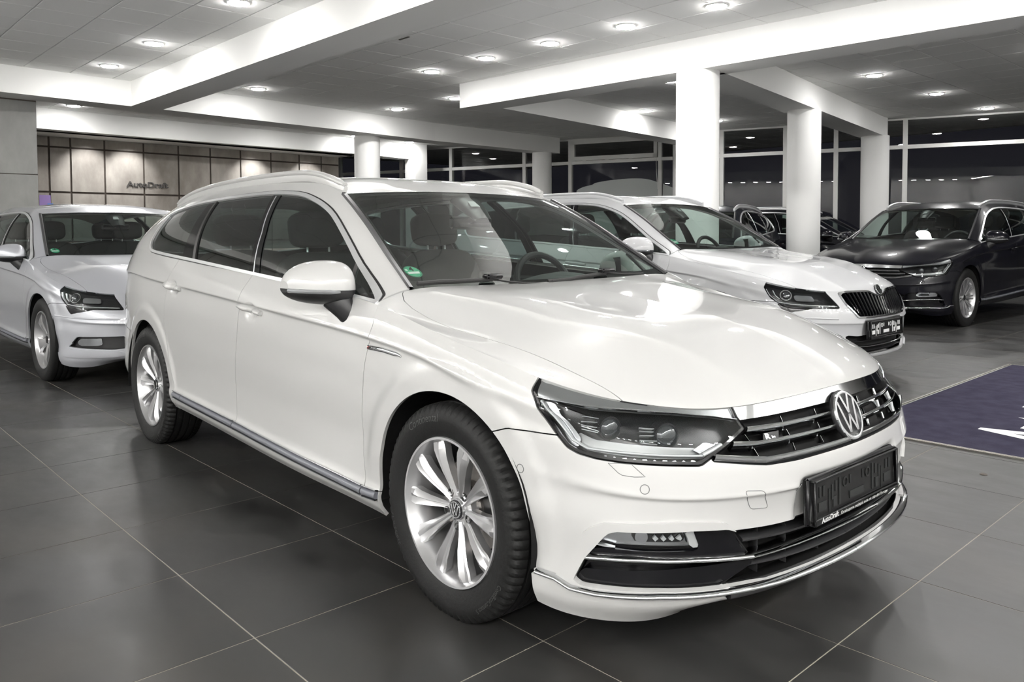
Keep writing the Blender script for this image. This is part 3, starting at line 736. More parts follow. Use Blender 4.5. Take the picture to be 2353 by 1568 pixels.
def at(S, pts):
    """chart points -> 3-D points and normals"""
    V, F, _ = flatattr(S); AB = V[:, 6:8]; n, m = S.A.shape; out = []; nn = []
    for a, b in pts:
        k = int(np.argmin((AB[:, 0] - a) ** 2 + (AB[:, 1] - b) ** 2)); i, j = divmod(k, m)
        i0, i1 = max(i - 1, 0), min(i + 1, n - 1); j0, j1 = max(j - 1, 0), min(j + 1, m - 1)
        g = lambda p, q: V[p * m + q]
        du = (g(i1, j) - g(i0, j)) / max(i1 - i0, 1); dv = (g(i, j1) - g(i, j0)) / max(j1 - j0, 1)
        M = np.array([[du[6], dv[6]], [du[7], dv[7]]])
        try: s = np.linalg.solve(M, np.array([a, b]) - V[k, 6:8])
        except np.linalg.LinAlgError: s = np.zeros(2)
        s = np.clip(s, -3, 3); r = V[k] + du * s[0] + dv * s[1]
        out.append(r[:3]); nn.append(r[3:6] / np.linalg.norm(r[3:6]))
    return np.array(out), np.array(nn)
def dens(pts, step=.02):
    out = [tuple(pts[0])]
    for a, b in zip(pts[:-1], pts[1:]):
        n = max(1, int(math.ceil(math.dist(a, b) / step)))
        out += [(a[0] + (b[0] - a[0]) * k / n, a[1] + (b[1] - a[1]) * k / n) for k in range(1, n + 1)]
    return out
PROF = [(-.5, -.6), (-.5, .3), (-.36, .75), (-.12, .97), (.12, .97), (.36, .75), (.5, .3), (.5, -.6)]
def strip_geo(S, pts, w, h, off=0., step=.02, taper=None, prof=PROF, tilt=0.):
    pts = dens(pts, step); P, N = at(S, pts); n = len(P); V = []; NN = []; F = []; m = len(prof)
    for i in range(n):
        t = P[min(i + 1, n - 1)] - P[max(i - 1, 0)]; t /= max(np.linalg.norm(t), 1e-9)
        nrm = N[i] - t * (N[i] @ t); nrm /= np.linalg.norm(nrm); b = np.cross(nrm, t)
        if tilt: nrm, b = nrm * math.cos(tilt) + b * math.sin(tilt), b * math.cos(tilt) - nrm * math.sin(tilt)
        k = 1. if taper is None else taper(i / max(n - 1, 1))
        for x, y in prof:
            V.append(P[i] + N[i] * off + b * (x * w * k) + nrm * (y * h * k))
    for i in range(n - 1):
        for k in range(m - 1): F.append((i * m + k, (i + 1) * m + k, (i + 1) * m + k + 1, i * m + k + 1))
    F.append(tuple(range(m))); F.append(tuple(range((n - 1) * m, n * m))[::-1])
    return V, [f[::-1] for f in F]
def strip(name, S, pts, w, h, m, parent, side=-1, both=False, auto=.9, **k):
    geos = pts if isinstance(pts[0][0], (tuple, list)) else [pts]
    b = MB()
    for g in geos:
        V, F = strip_geo(S, g, w, h, **k)
        for sd in ((-1, 1) if both else (side,)):
            b.add([(x, -sd * y, z) if sd > 0 else (x, y, z) for x, y, z in V], F if sd < 0 else [f[::-1] for f in F])
    return b.build(name, m, parent, True, auto)
def arch_field(cx, r, cz=.325):
    return lambda V: np.where(V[:, 2] < cz, np.abs(V[:, 0] - cx), np.hypot(V[:, 0] - cx, V[:, 2] - cz)) - r
def side_y(v, side): return (v[0], v[1] * (1 if side < 0 else -1), v[2])
# ---------------------------------------------------------------- wheels
def make_wheel(kind, seg, m_rim, parent, loc, side, centre_logo=None, letters=False):
    """wheel as children of the car; outer face towards y = side"""
    R, r0, hw = .334, .228, .106
    s = side
    def Y(y): return y * s
    grp = empty('wheel', loc, 0, parent=parent)
    # tyre profile from inner to outer bead: (axial, radius)
    prof = [(-hw * .82, r0 - .004), (-hw * .93, r0 + .012), (-hw * 1.04, r0 + .05), (-hw * 1.02, R - .028), (-hw * .90, R - .008), (-hw * .80, R - .002)]
    gro = [-.056, -.019, .019, .056]
    for g in gro: prof += [(g - .006, R), (g - .005, R - .008), (g + .005, R - .008), (g + .006, R)]
    prof += [(hw * .80, R - .002), (hw * .90, R - .008), (hw * .98, R - .020), (hw * 1.02, R - .032), (hw * 1.045, r0 + .062), (hw * 1.045, r0 + .054), (hw * 1.0, r0 + .028), (hw * .94, r0 + .012), (hw * .92, r0 + .008), (hw * .83, r0 - .003)]
    b = MB(); n = seg; V = []; F = []
    for i, (a, rr) in enumerate(prof):
        for k in range(n):
            th = 2 * math.pi * k / n; q = rr
            if n >= 120 and k % 3 == 0 and .6 * hw < abs(a) < 1.01 * hw and rr > R - .024: q -= .009
            z = q * math.sin(th)
            V.append((q * math.cos(th), Y(a), max(z, -.3225)))
    m = len(prof)
    for i in range(m - 1):
        for k in range(n): F.append((i * n + k, i * n + (k + 1) % n, (i + 1) * n + (k + 1) % n, (i + 1) * n + k))
    if s < 0: F = [f[::-1] for f in F]
    b.add(V, [f[::-1] for f in F] if True else F)
    ty = b.build('tyre', M_RUBBER, grp, True, .5)
    if letters:
        tb = MB()
        for txt, th0, rad, size in (('Continental', math.radians(128), .292, .036), ('ContiEcoContact 5', math.radians(-28), .298, .020), ('215/55 R 17', math.radians(215), .292, .022)):
            G, FF = text_geo(txt, size, .0)
            out = []
            for x, y, z in G:
                a = th0 - x / rad; rr = rad + y - size * .35
                # sidewall axial position from the profile
                pr = [(p[1], p[0]) for p in prof[-9:]][::-1]
                ya = np.interp(rr, [p[0] for p in pr], [p[1] for p in pr]) + .0016
                out.append((rr * math.cos(a), -ya, rr * math.sin(a)))
            tb.add(out, [f for f in FF])
        tx = tb.build('tyre_lettering', M_RUBBER_L, grp)
        if s > 0: tx.scale = (-1, -1, 1)
    # rim barrel and flange
    b = MB()
    prof = [(hw * .86, r0 + .003), (hw * .93, r0 + .001), (hw * .93, r0 - .006), (hw * .86, r0 - .010), (hw * .72, r0 - .016), (hw * .60, r0 - .024), (-.03, r0 - .034), (-.09, r0 - .02)]
    b.lathe([(Y(a), rr) for a, rr in prof], max(48, seg // 2))
    if s > 0: b.F = [f[::-1] for f in b.F]
    b.build('rim_barrel', m_rim, grp, True, .5)
    b = MB().lathe([(Y(-.005), .001), (Y(-.005), .145), (Y(-.02), .145)], 40)
    b.lathe([(Y(-.004), .08), (Y(.02), .075), (Y(.02), .001)], 32)
    if s > 0: b.F = [f[::-1] for f in b.F]
    b.build('brake_disc', M_DISC, grp, True, .5)
    b = MB(); b.box((.06, min(Y(-.04), Y(.012)), -.07), (.14, max(Y(-.04), Y(.012)), .07), bev=.01); b.build('brake_caliper', M_DARKMETAL, grp)
    b = MB().lathe([(Y(-.07), .001), (Y(-.07), r0 - .03)], 32); 
    if s > 0: b.F = [f[::-1] for f in b.F]
    b.build('inner_shield', M_BLACK, grp)
    # spokes
    ns = {'ten': 10, 'five': 5, 'twin': 10}[kind]
    sp = MB()
    yo, yi = hw * .80, hw * .52
    me = None
    if kind == 'ten':
        # (radius, half width, face depth, ridge height, groove side)
        st = [(.040, .010, yi, .004), (.075, .0125, yi + .006, .006), (.12, .018, yi + .018, .009), (.165, .0245, yi + .026, .010), (.190, .030, yi + .0275, .008), (.213, .0265, yo - .003, .002), (.216, .0265, yo - .012, .0)]
        V = []; F = []
        for (rr, hwid, yd, rg) in st:
            V += [(rr, -yd + .030, -hwid * .9), (rr, -yd + .004, -hwid), (rr, -yd - .0005, -hwid * .82), (rr, -yd - rg, -hwid * .30), (rr, -yd + rg * .55, hwid * .12), (rr, -yd + rg * .3, hwid * .55), (rr, -yd - .001, hwid * .84), (rr, -yd + .004, hwid), (rr, -yd + .030, hwid * .9)]
        k = 9
        for i in range(len(st) - 1):
            for j in range(k - 1): F.append((i * k + j, (i + 1) * k + j, (i + 1) * k + j + 1, i * k + j + 1))
        F.append(tuple(range(len(V) - k, len(V))))
        sp.add(V, F)
    elif kind == 'twin':
        st = [(.040, .006, yi, .002), (.10, .008, yi + .012, .003), (.17, .010, yi + .024, .003), (.216, .013, yo - .004, .001)]
        for sg in (-1, 1):
            V = []; F = []
            for (rr, hwid, yd, rg) in st:
                z0 = sg * (.003 + rr * .075)
                V += [(rr, -yd + .022, z0 - hwid), (rr, -yd, z0 - hwid), (rr, -yd - rg, z0), (rr, -yd, z0 + hwid), (rr, -yd + .022, z0 + hwid)]
            k = 5
            for i in range(len(st) - 1):
                for j in range(k - 1): F.append((i * k + j, (i + 1) * k + j, (i + 1) * k + j + 1, i * k + j + 1))
            sp.add(V, F)
    else:
        st = [(.040, .024, yi, .003), (.09, .026, yi + .010, .004), (.15, .044, yi + .024, .004), (.200, .066, yo - .006, .002), (.216, .074, yo - .008, 0)]
        V = []; F = []
        for (rr, hwid, yd, rg) in st:
            V += [(rr, -yd + .024, -hwid), (rr, -yd, -hwid), (rr, -yd - rg, -hwid * .4), (rr, -yd - rg, hwid * .4), (rr, -yd, hwid), (rr, -yd + .024, hwid)]
        k = 6
        for i in range(len(st) - 1):
            for j in range(k - 1): F.append((i * k + j, (i + 1) * k + j, (i + 1) * k + j + 1, i * k + j + 1))
        sp.add(V, F)
    if s > 0: sp.V = [(x, -y, z) for x, y, z in sp.V]; sp.F = [f[::-1] for f in sp.F]
    me = mesh('spoke', sp.V, [f[::-1] for f in sp.F], True, auto=.35); me.materials.append(m_rim)
    for k in range(ns):
        o = link('spoke', me, grp); o.rotation_euler = (0, 2 * math.pi * k / ns + (math.pi / 2 if ns == 5 else 0), 0)
    # hub, lugs, cap
    b = MB().lathe([(Y(.02), .062), (Y(yi - .008), .060), (Y(yi - .002), .050), (Y(yi - .002), .034), (Y(yi + .006), .032), (Y(yi + .006), .001)], 40)
    if s > 0: b.F = [f[::-1] for f in b.F]
    b.build('hub', m_rim, grp, True, .5)
    for k in range(5):
        a = -math.pi / 2 + 2 * math.pi * k / 5
        b = MB().lathe([(Y(yi - .012), .001), (Y(yi + .001), .0135), (Y(yi + .003), .0135), (Y(yi + .003), .0105), (Y(yi - .004), .0095), (Y(yi - .004), .001)][1:], 16)
        if s > 0: b.F = [f[::-1] for f in b.F]
        b.V = [(x + .056 * math.cos(a), y, z + .056 * math.sin(a)) for x, y, z in b.V]
        b.build('wheel_bolt', M_DARKMETAL, grp, True, .5)
    b = MB().lathe([(Y(yi + .0055), .0305), (Y(yi + .010), .0295), (Y(yi + .011), .001)], 32)
    if s > 0: b.F = [f[::-1] for f in b.F]
    cap = b.build('centre_cap', M_DARKGLOSS, grp, True, .5)
    if centre_logo:
        lb = centre_logo(.026, .0018)
        lb.V = [(x, -(yi + .0112) - z, y) for x, y, z in lb.V]
        if s > 0: lb.V = [(x, -y, z) for x, y, z in lb.V]; lb.F = [f[::-1] for f in lb.F]
        lb.build('cap_emblem', M_CHROME, grp)
    return grp
def ring_logo(R, h):
    """round badge with a V over a W, in the xy plane, facing +z"""
    b = MB(); n = 48
    prof = [(0, R * .86), (h, R * .88), (h * 1.1, R * .95), (h, R * 1.0), (0, R * 1.02)]
    V = []; F = []
    for z, r in prof:
        for k in range(n):
            a = 2 * math.pi * k / n; V.append((r * math.cos(a), r * math.sin(a), z))
    for i in range(len(prof) - 1):
        for k in range(n): F.append((i * n + k, i * n + (k + 1) % n, (i + 1) * n + (k + 1) % n, (i + 1) * n + k))
    b.add(V, [f[::-1] for f in F])
    t = .135 * R
    def bar(p, q):
        p = np.array(p) * R; q = np.array(q) * R; d = q - p; d /= np.linalg.norm(d); c = np.array([-d[1], d[0]]) * t / 2
        P = [p - c, q - c, q + c, p + c]; V = [(*v, 0) for v in P] + [((v[0] + (p + q)[0] / 2 * 0), v[1], h) for v in P]
        b.add(V, [(4, 5, 6, 7), (0, 1, 5, 4), (1, 2, 6, 5), (2, 3, 7, 6), (3, 0, 4, 7)])
    bar((-.30, .84), (0, .10)); bar((.30, .84), (0, .10))
    bar((-.66, .60), (-.31, -.66)); bar((.66, .60), (.31, -.66)); bar((-.31, -.66), (0, .02)); bar((.31, -.66), (0, .02))
    return b
M_WHITE = mat('white_paint', (.47, .47, .463), .4, spec=.3, coat=1.0, coat_r=.02)
M_WHITE2 = mat('white_paint_cool', (.46, .465, .475), .4, spec=.3, coat=1.0, coat_r=.02)
M_SILVER = mat('silver_white_paint', (.42, .43, .46), .38, .35, coat=1.0)
M_BLACKP = mat('black_paint', (.004, .004, .007), .3, coat=.6, spec=.1, coat_r=.02)
M_NAVY = mat('dark_blue_paint', (.005, .006, .012), .3, coat=.6, spec=.1, coat_r=.02)
M_RUBBER = mat('tyre_rubber', (.009, .009, .009), .6, spec=.25, bump=(90, .12))
M_RUBBER_L = mat('tyre_letter_rubber', (.055, .055, .055), .45, spec=.4)
M_RIM = mat('alloy_rim', (.60, .60, .61), .28, .8, coat=.4)
M_DISC = mat('brake_disc_metal', (.35, .33, .31), .35, 1.)
M_DARKMETAL = mat('dark_metal', (.09, .09, .09), .4, .8)
M_DARKGLOSS = mat('dark_gloss', (.02, .02, .022), .12)
M_BLACK = mat('matt_black', (.008, .008, .008), .75, spec=.2)
M_PLASTIC = mat('black_plastic', (.014, .014, .015), .42)
M_PIANO = mat('gloss_black', (.003, .003, .004), .08, spec=.3)
M_CHROME = mat('chrome', (.66, .67, .68), .06, 1.)
M_SATIN = mat('satin_chrome', (.78, .79, .80), .3, .7)
M_GREYTRIM = mat('grey_trim', (.14, .145, .165), .35)
M_LAMPDARK = mat('lamp_housing', (.014, .0145, .016), .25, .2)
M_LAMPCHROME = mat('lamp_reflector', (.42, .43, .45), .2, 1.)
M_LAMPCLEAR = mat('lamp_clear_plastic', (.55, .57, .58), .15, .35, coat=1.)
M_RED = mat('tail_lamp_red', (.35, .01, .01), .15, coat=1.)
M_REDB = mat('badge_red', (.55, .02, .02), .3)
M_WINDOW = glass('windscreen_glass', (.70, .76, .73), 1., 1.50)
M_SIDEGL = glass('side_glass', (.60, .70, .665), 1., 1.62)
M_TINT = glass('privacy_glass', (.20, .26, .25), 1., 1.62)
M_LENS = glass('lamp_lens', (.93, .94, .94), 1., 1.33)
M_SEAT = mat('black_seat_fabric', (.016, .016, .016), .8, spec=.3)
M_CABIN = mat('cabin_plastic', (.022, .023, .023), .55, spec=.3)
M_LINER = mat('headliner', (.16, .16, .15), .9)
M_CREAM = mat('cream_trim', (.62, .60, .52), .8)
M_GREEN = mat('green_sticker', (.0, .36, .17), .5)
M_PAPER = mat('white_paper', (.8, .8, .8), .6)
M_PRINTW = mat('white_print', (.65, .65, .65), .5)
M_LAMPGREY = mat('lamp_grey', (.22, .225, .23), .3, .6)
M_SEAL = mat('rubber_seal', (.01, .01, .01), .6)
M_DIVIDER = mat('divider_trim', (.06, .06, .06), .4)
M_MIRLAMP = mat('mirror_lamp', (.30, .31, .32), .15, .5, coat=1.)
# ---------------------------------------------------------------- parts shared by all cars
P_HL = [(1.125, .745, .006), (1.097, .700), (1.033, .637), (1.001, .609), (.969, .596), (.917, .587), (.834, .581), (.697, .574), (.632, .570, .006), (.599, .585), (.53, .614), (.457, .644, .006), (.476, .676), (.497, .80), (1.125, .80)]
P_GR = [(-.1, .80), (.497, .80), (.476, .676), (.457, .644), (.53, .614), (.599, .585), (.596, .578), (.423, .552), (.30, .548), (.10, .548), (-.1, .548)]
P_HOOD = [(-.416, .1), (-.416, -.745), (-.395, -.772), (-.350, -.795), (-.290, -.803), (-.204, -.800), (-.10, -.790), (-.007, -.779), (.207, -.754), (.359, -.730), (.451, -.715), (.57, -.70), (.64, -.67), (.90, -.60), (.95, .1)]
P_FENDER = [(1.0, .638), (1.19, .6365), (1.30, .600), (1.30, .29), (1.832, .300), (1.945, .296), (1.960, .394), (1.953, .536), (1.928, .664), (1.898, .79), (1.868, .87), (1.872, .90), (1.878, 1.2), (1.0, 1.2)]
P_DOORF = [(1.9445, .292), (1.960, .394), (1.953, .536), (1.928, .664), (1.898, .79), (1.868, .87), (1.870, .90), (1.876, 1.3), (2.905, 1.3), (2.905, 1.01), (2.938, .927), (2.965, .753), (3.030, .53), (3.036, .40), (3.036, .318)]
P_DOORR = [(3.036, .318), (3.036, .40), (3.030, .53), (2.965, .753), (2.938, .927), (2.905, 1.01), (2.905, 1.3), (3.84, 1.3), (3.85, 1.05), (3.872, .948), (3.925, .806), (3.945, .70), (3.90, .58), (3.865, .47), (3.84, .40), (3.832, .345)]
P_SILL = [(1.83, .05), (1.83, .300), (1.945, .296), (3.036, .320), (3.832, .347), (3.84, .05)]
P_QUARTER = [(3.832, .347), (3.84, .40), (3.865, .47), (3.90, .58), (3.945, .70), (3.925, .806), (3.872, .948), (3.85, 1.05), (3.84, 1.3), (5.28, 1.3), (5.28, .62), (4.66, .60), (4.60, .05), (3.832, .05)]
P_RBUMP = [(4.60, .05), (4.66, .598), (5.28, .618), (6.2, .62), (6.2, .05)]
P_GATE = [(5.285, .622), (5.285, 1.3), (6.2, 1.3), (6.2, .622)]
P_TAIL = [(4.95, .88), (5.0, 1.02), (5.28, 1.01), (5.55, .99), (5.55, .90), (5.28, .86)]
P_FOGO = [(1.030, .2645, .004), (.955, .389), (.925, .414), (.89, .427), (.80, .430), (.70, .4325), (.575, .421), (.556, .412), (.533, .392), (.517, .30), (.56, .235), (1.02, .245)]
P_FOGI = [(.978, .262), (.945, .326), (.884, .400), (.860, .407), (.66, .407), (.56, .400), (.531, .389), (.50, .35), (.45, .29), (.52, .262), (.563, .244), (.75, .252), (.958, .250)]
P_LGR = [(-.1, .376), (.25, .377), (.404, .382), (.531, .3895), (.50, .35), (.45, .29), (.52, .262), (.563, .244), (.40, .236), (.2, .235), (-.1, .236)]
S_HL = [(1.092, .733, .004), (1.045, .662), (.990, .628), (.935, .600), (.87, .592), (.807, .5965), (.66, .591), (.524, .586, .004), (.549, .622), (.606, .695), (.615, .80), (1.080, .80)]
S_GR = [(-.1, .660), (.04, .660), (.09, .672), (.135, .690), (.194, .6975), (.41, .700), (.503, .692, .008), (.468, .61), (.37, .512, .01), (.195, .508), (-.1, .508)]
S_FOG = [(.962, .316), (.871, .393), (.50, .388), (.50, .300), (.602, .292)]
S_LGR = [(-.1, .384), (.36, .385), (.495, .400), (.47, .30), (.40, .250), (-.1, .246)]
DLO_OUT = [(-2.99, 1.135, .03), (-2.93, 1.092), (-2.80, 1.072), (-2.16, 1.040), (-1.668, 1.0125), (-1.35, .993), (-.95, .970), (-.60, .949), (-.398, .930, .004), (-.425, .962), (-.64, 1.064), (-.811, 1.161), (-.994, 1.259), (-1.124, 1.309), (-1.291, 1.351), (-1.451, 1.370), (-1.661, 1.3785), (-1.993, 1.376), (-2.469, 1.363), (-2.704, 1.349), (-2.93, 1.328), (-3.03, 1.30, .05)]
DLO_OUT = sm([p[:2] for p in DLO_OUT[:9]], 3)[:-1] + [DLO_OUT[8][:2]] + sm([p[:2] for p in DLO_OUT[9:]], 3)
def inset_poly(P, d):
    """move polygon edges inwards by d"""
    Q = [np.array(p[:2], float) for p in P]; n = len(Q); A = 0
    for i in range(n): A += Q[i][0] * Q[(i + 1) % n][1] - Q[(i + 1) % n][0] * Q[i][1]
    sg = 1 if A > 0 else -1; out = []
    for i in range(n):
        a, b, c = Q[i - 1], Q[i], Q[(i + 1) % n]
        n1 = np.array([-(b - a)[1], (b - a)[0]]) * sg; n1 /= max(np.linalg.norm(n1), 1e-9)
        n2 = np.array([-(c - b)[1], (c - b)[0]]) * sg; n2 /= max(np.linalg.norm(n2), 1e-9)
        m = n1 + n2; m = m / max(m @ m, .35) * 2; out.append(tuple(b + m * d / 1.0))
    return out
def halfp(x0, x1, z0=.8, z1=1.6, lean=0.):
    """vertical band polygon on the side chart, leaning with height"""
    return [(x0 + lean * (z0 - 1.2), z0), (x1 + lean * (z0 - 1.2), z0), (x1 + lean * (z1 - 1.2), z1), (x0 + lean * (z1 - 1.2), z1)]
def emblem(parent, S, L, z, R, m=None):
    P, N = at(S, [(max(L, .001), z)]); p, n = P[0], N[0]
    if L < .002: p[1] = 0; n[1] = 0
    n /= np.linalg.norm(n); y = np.cross([0, 0, 1.], n); y /= np.linalg.norm(y); u = np.cross(n, y)
    g = empty('emblem', (0, 0, 0), parent=parent)
    M = Matrix(((y[0], u[0], n[0], p[0]), (y[1], u[1], n[1], p[1]), (y[2], u[2], n[2], p[2]), (0, 0, 0, 1)))
    b = MB().lathe([(-.004, R * 1.03), (.002, R * 1.05), (.008, R * 1.02), (.006, R * .9), (.006, .0005)], 48, 'z'); b.F = [f for f in b.F]
    b.xf(M).build('emblem_disc', M_PLASTIC, g, True, .6)
    b = ring_logo(R, .008); b.V = [(x, yy, z_ + .006) for x, yy, z_ in b.V]
    b.xf(M).build('emblem_ring', m or M_CHROME, g, True, .5)
    return g
def inner_body(S, root, HLp, GRp, FGp, LGp):
    fl = [arch_field(0, .385), arch_field(-WB, .385)]
    b = panel('inner_body', S['LO'], M_BLACK, root, inc=[[(-.2, .0), (6.3, .0), (6.3, 1.3), (-.2, 1.3)]], exc=[HLp, GRp, LGp, FGp], fields=fl, gap=-.002, off=-.016, wall=0, both=True)
    # floor pan with wheel tubs
    mb = MB()
    mb.box((-3.55, -.60, .22), (.45, .60, .27)); mb.box((-2.30, -.80, .285), (-.48, .80, .31)); mb.box((-3.75, -.70, .30), (-3.2, .70, .34))
    mb.box((-3.55, -.60, .25), (-2.2, .60, .60)); mb.box((-.35, -.58, .25), (.55, .58, .66))
    mb.build('floor_pan', M_BLACK, root)
    for cx in (0, -WB):
        for sd in (-1, 1):
            t = MB(); n = 40; V = []; F = []
            for i in range(n + 1):
                a = math.pi * (-.05 + 1.10 * i / n)
                for y in (.885, .56): V.append((cx + .384 * math.cos(a), sd * y, .325 + .384 * math.sin(a)))
            F = [(2 * i, 2 * i + 1, 2 * i + 3, 2 * i + 2) for i in range(n)]
            k = len(V); V += [(cx + .384 * math.cos(math.pi * (-.05 + 1.10 * i / n)), sd * .56, .325 + .384 * math.sin(math.pi * (-.05 + 1.10 * i / n))) for i in range(n + 1)] + [(cx, sd * .56, .3)]
            F += [(k + i, k + i + 1, k + n + 1) for i in range(n)]
            t.add(V, F); t.build('wheel_arch_liner', M_BLACK, root)
def seat(parent, x, y, rear=False, name='seat', w=.50, m=None):
    m = m or M_SEAT
    g = empty(name, (x, y, 0), parent=parent)
    b = MB().box((-.25, -w / 2, .42), (.27, w / 2, .58), bev=.05); b.build('cushion', m, g, True, .5)
    b = MB(); R = Matrix.Rotation(-.38, 4, 'Y')
    b.pill((0, 0, .30), (.075, w / 2, .32), .42)
    for sgn in (-1, 1): b.pill((.035, sgn * w / 2, .27), (.07, .05, .20), .5)
    b.V = [tuple(R @ Vector(v) + Vector((-.24, 0, .50))) for v in b.V]
    b.build('backrest', m, g, True, 1.3)
    top = R @ Vector((0, 0, .60)) + Vector((-.24, 0, .50))
    b = MB(); V0 = top + Vector((-.012, 0, .055))
    n = 10
    b.pill((0, 0, .0875), (.055, .145, .092), .5)
    b.V = [tuple(Matrix.Rotation(-.18, 4, 'Y') @ Vector(v) + V0) for v in b.V]
    hr = b.build('headrest', m, g, True, 1.3)
    for sgn in (-1, 1):
        MB().tube([(top.x, sgn * .06, top.z - .04), (V0.x, sgn * .06, V0.z + .03)], .006, 8).build('headrest_post', M_SATIN, g, True)
    return g
def interior(S, root, wheel_y=.37, hi=True, liner=None, seatm=None):
    """dashboard, steering wheel, seats, headliner; the cabin is seen through the glass"""
    sec = [(-.46, .915), (-.56, .945), (-.72, .95), (-.86, .93), (-.93, .86), (-.92, .76), (-.88, .55)]
    b = MB(); V = []; F = []; n = 13
    for x, z in sec:
        for k in range(n):
            y = -.70 + 1.40 * k / (n - 1); hump = .045 * math.exp(-((y - wheel_y) / .17) ** 2) * (1 if -.9 < x < -.6 else 0)
            V.append((x - .03 * math.cos(y * 2), y * (1.0 if x > -.6 else 1.04), z + hump))
    for i in range(len(sec) - 1):
        for k in range(n - 1): F.append((i * n + k, i * n + k + 1, (i + 1) * n + k + 1, (i + 1) * n + k))
    b.add(V, F); b.build('dashboard', M_CABIN, root, True, .6)
    g = empty('steering_wheel', (-.89, wheel_y + .04, .90), parent=root)
    T = Matrix.Rotation(-.42, 4, 'Y'); pts = []
    for k in range(36):
        a = 2 * math.pi * k / 36; pts.append(tuple(T @ Vector((0, .185 * math.cos(a), .185 * math.sin(a)))))
    MB().tube(pts, .0165, 10, closed=True).build('rim', M_PLASTIC, g, True)
    MB().box((-.02, -.07, -.06), (.03, .07, .055), T, .02).box((-.008, -.18, -.02), (.012, .18, .02), T, .006).box((-.008, -.03, -.18), (.012, .03, 0), T, .006).build('hub', M_CABIN, g, True, .5)
    for y in (-.37, .37): seat(root, -1.28, y, m=seatm)
    for y in (-.42, .42): seat(root, -2.12, y, name='rear_seat', w=.60, m=seatm)
    V, F = cut(S['RF'], [[(-3.4, .2), (-3.4, -.58), (-1.05, -.58), (-1.05, .2)]], gap=0)
    put('headliner', [tuple((P, -N, [f[::-1] for f in F_])) for P, N, F_ in [shell(V, F, -.035, 0)]], liner or M_LINER, root, both=True)
    # door cards
    for sd in (-1, 1):
        MB().box((-3.3, sd * .80 - .02, .35), (-.55, sd * .80 + .02, .93), bev=.015).build('door_card', M_CABIN, root)
def mirror_part(root, side, m_body, x=-.69, y=.985, z=.978, fold=False, lam=None):
    """door mirror with painted cap, lamp strip, dark base and foot"""
    g = empty('door_mirror', (0, 0, 0), parent=root)
    # body: stack of sections along y from inner end to outer tip
    secs = [(.845, .052, .050, .0), (.865, .092, .078, .0), (.90, .115, .090, .0), (.96, .122, .088, .002), (1.01, .108, .074, .004), (1.045, .078, .050, .006), (1.062, .040, .024, .007)]
    secs = [tuple(q) for q in sm([list(q) for q in secs], 4)]
    n = 24
    def sect(yy, a, h, dz, low):
        P = []
        for k in range(n + 1):
            th = math.pi * k / n
            cx = math.cos(th); sx = math.sin(th)
            px = a * np.sign(cx) * abs(cx) ** .8 * (1.0 if cx > 0 else .62)
            P.append((x + px + .02 - (yy - .93) * .35, yy, z + dz + (-h * .62 * sx ** .8 if low else h * 1.15 * sx ** .85)))
        return P
    for low, nm, mm in ((False, 'mirror_cap', m_body), (True, 'mirror_base', M_PLASTIC)):
        V = []; F = []
        for (yy, a, h, dz) in secs: V += sect(yy, a * (1 if not low else .97), h, dz, low)
        m = n + 1
        for i in range(len(secs) - 1):
            for k in range(n): F.append((i * m + k, i * m + k + 1, (i + 1) * m + k + 1, (i + 1) * m + k))
        F.append(tuple(range(m))); F.append(tuple(range((len(secs) - 1) * m, len(secs) * m))[::-1])
        V = [(a, b * side, c) for a, b, c in V]
        if (side > 0) != low: F = [f[::-1] for f in F]
        o = MB().add(V, [f[::-1] for f in F]).build(nm, mm, g, True, .9)
    # indicator strip along the leading edge
    pts = [(x + .124 - (yy - .93) * .2 - (0 if yy < 1.0 else (yy - 1.0) ** 2 * 16), yy * side, z - .004) for yy in np.linspace(.88, 1.055, 12)]
    pts = []
    for (yy, a, h, dz) in secs[1:]:
        pts.append((x + a + .022 - (yy - .93) * .35, yy * side, z + dz - .006))
    pts = [q for q in pts if abs(q[1]) > .925]
    MB().tube(pts, [.008 if i > 1 else .004 + .002 * i for i in range(len(pts))], 8, flat=1.0).build('indicator_lamp', lam or M_MIRLAMP, g, True)
    # foot
    b = MB().tube([(x + .065, .905 * side, z - .025), (x + .100, .880 * side, z - .070), (x + .112, .855 * side, z - .105)], [.055, .047, .045], 12, flat=1.0)
    b.build('mirror_foot', M_PLASTIC, g, True, .9)
    b = MB().add([(x - .045, .855 * side, z - .045), (x - .05, 1.02 * side, z - .035), (x - .05, 1.02 * side, z + .06), (x - .045, .87 * side, z + .075)], [(0, 1, 2, 3), (3, 2, 1, 0)])
    b.build('mirror_glass', M_CHROME, g)
    if fold:      # swung back against the door
        R = Matrix.Translation((x - .06, .86 * side, 0)) @ Matrix.Rotation(1.25 * side, 4, 'Z') @ Matrix.Translation((-x, -.87 * side, 0))
        g.matrix_local = R
    return g
def rail(root, sd, ys, m):
    pts = sm([(-1.105, ys * .985, 1.388), (-1.20, ys, 1.420), (-1.34, ys, 1.449), (-1.50, ys, 1.462), (-1.90, ys, 1.466), (-2.40, ys * .985, 1.458), (-2.80, ys * .965, 1.436), (-3.05, ys * .95, 1.405), (-3.20, ys * .94, 1.372)], 6)
    k = len(pts); rad = [.016 if i > 4 else .013 + .0008 * i for i in range(k)]
    MB().tube(pts, [.0165 * (.75 if i < 2 or i > k - 3 else 1) for i in range(k)], 12, flat=.8).build('roof_rail', m, root, True, .9)
    foot = [(x, y, z - .024) for x, y, z in pts]
    MB().tube(foot, .0115, 8, flat=1.9).build('rail_foot', m, root, True)

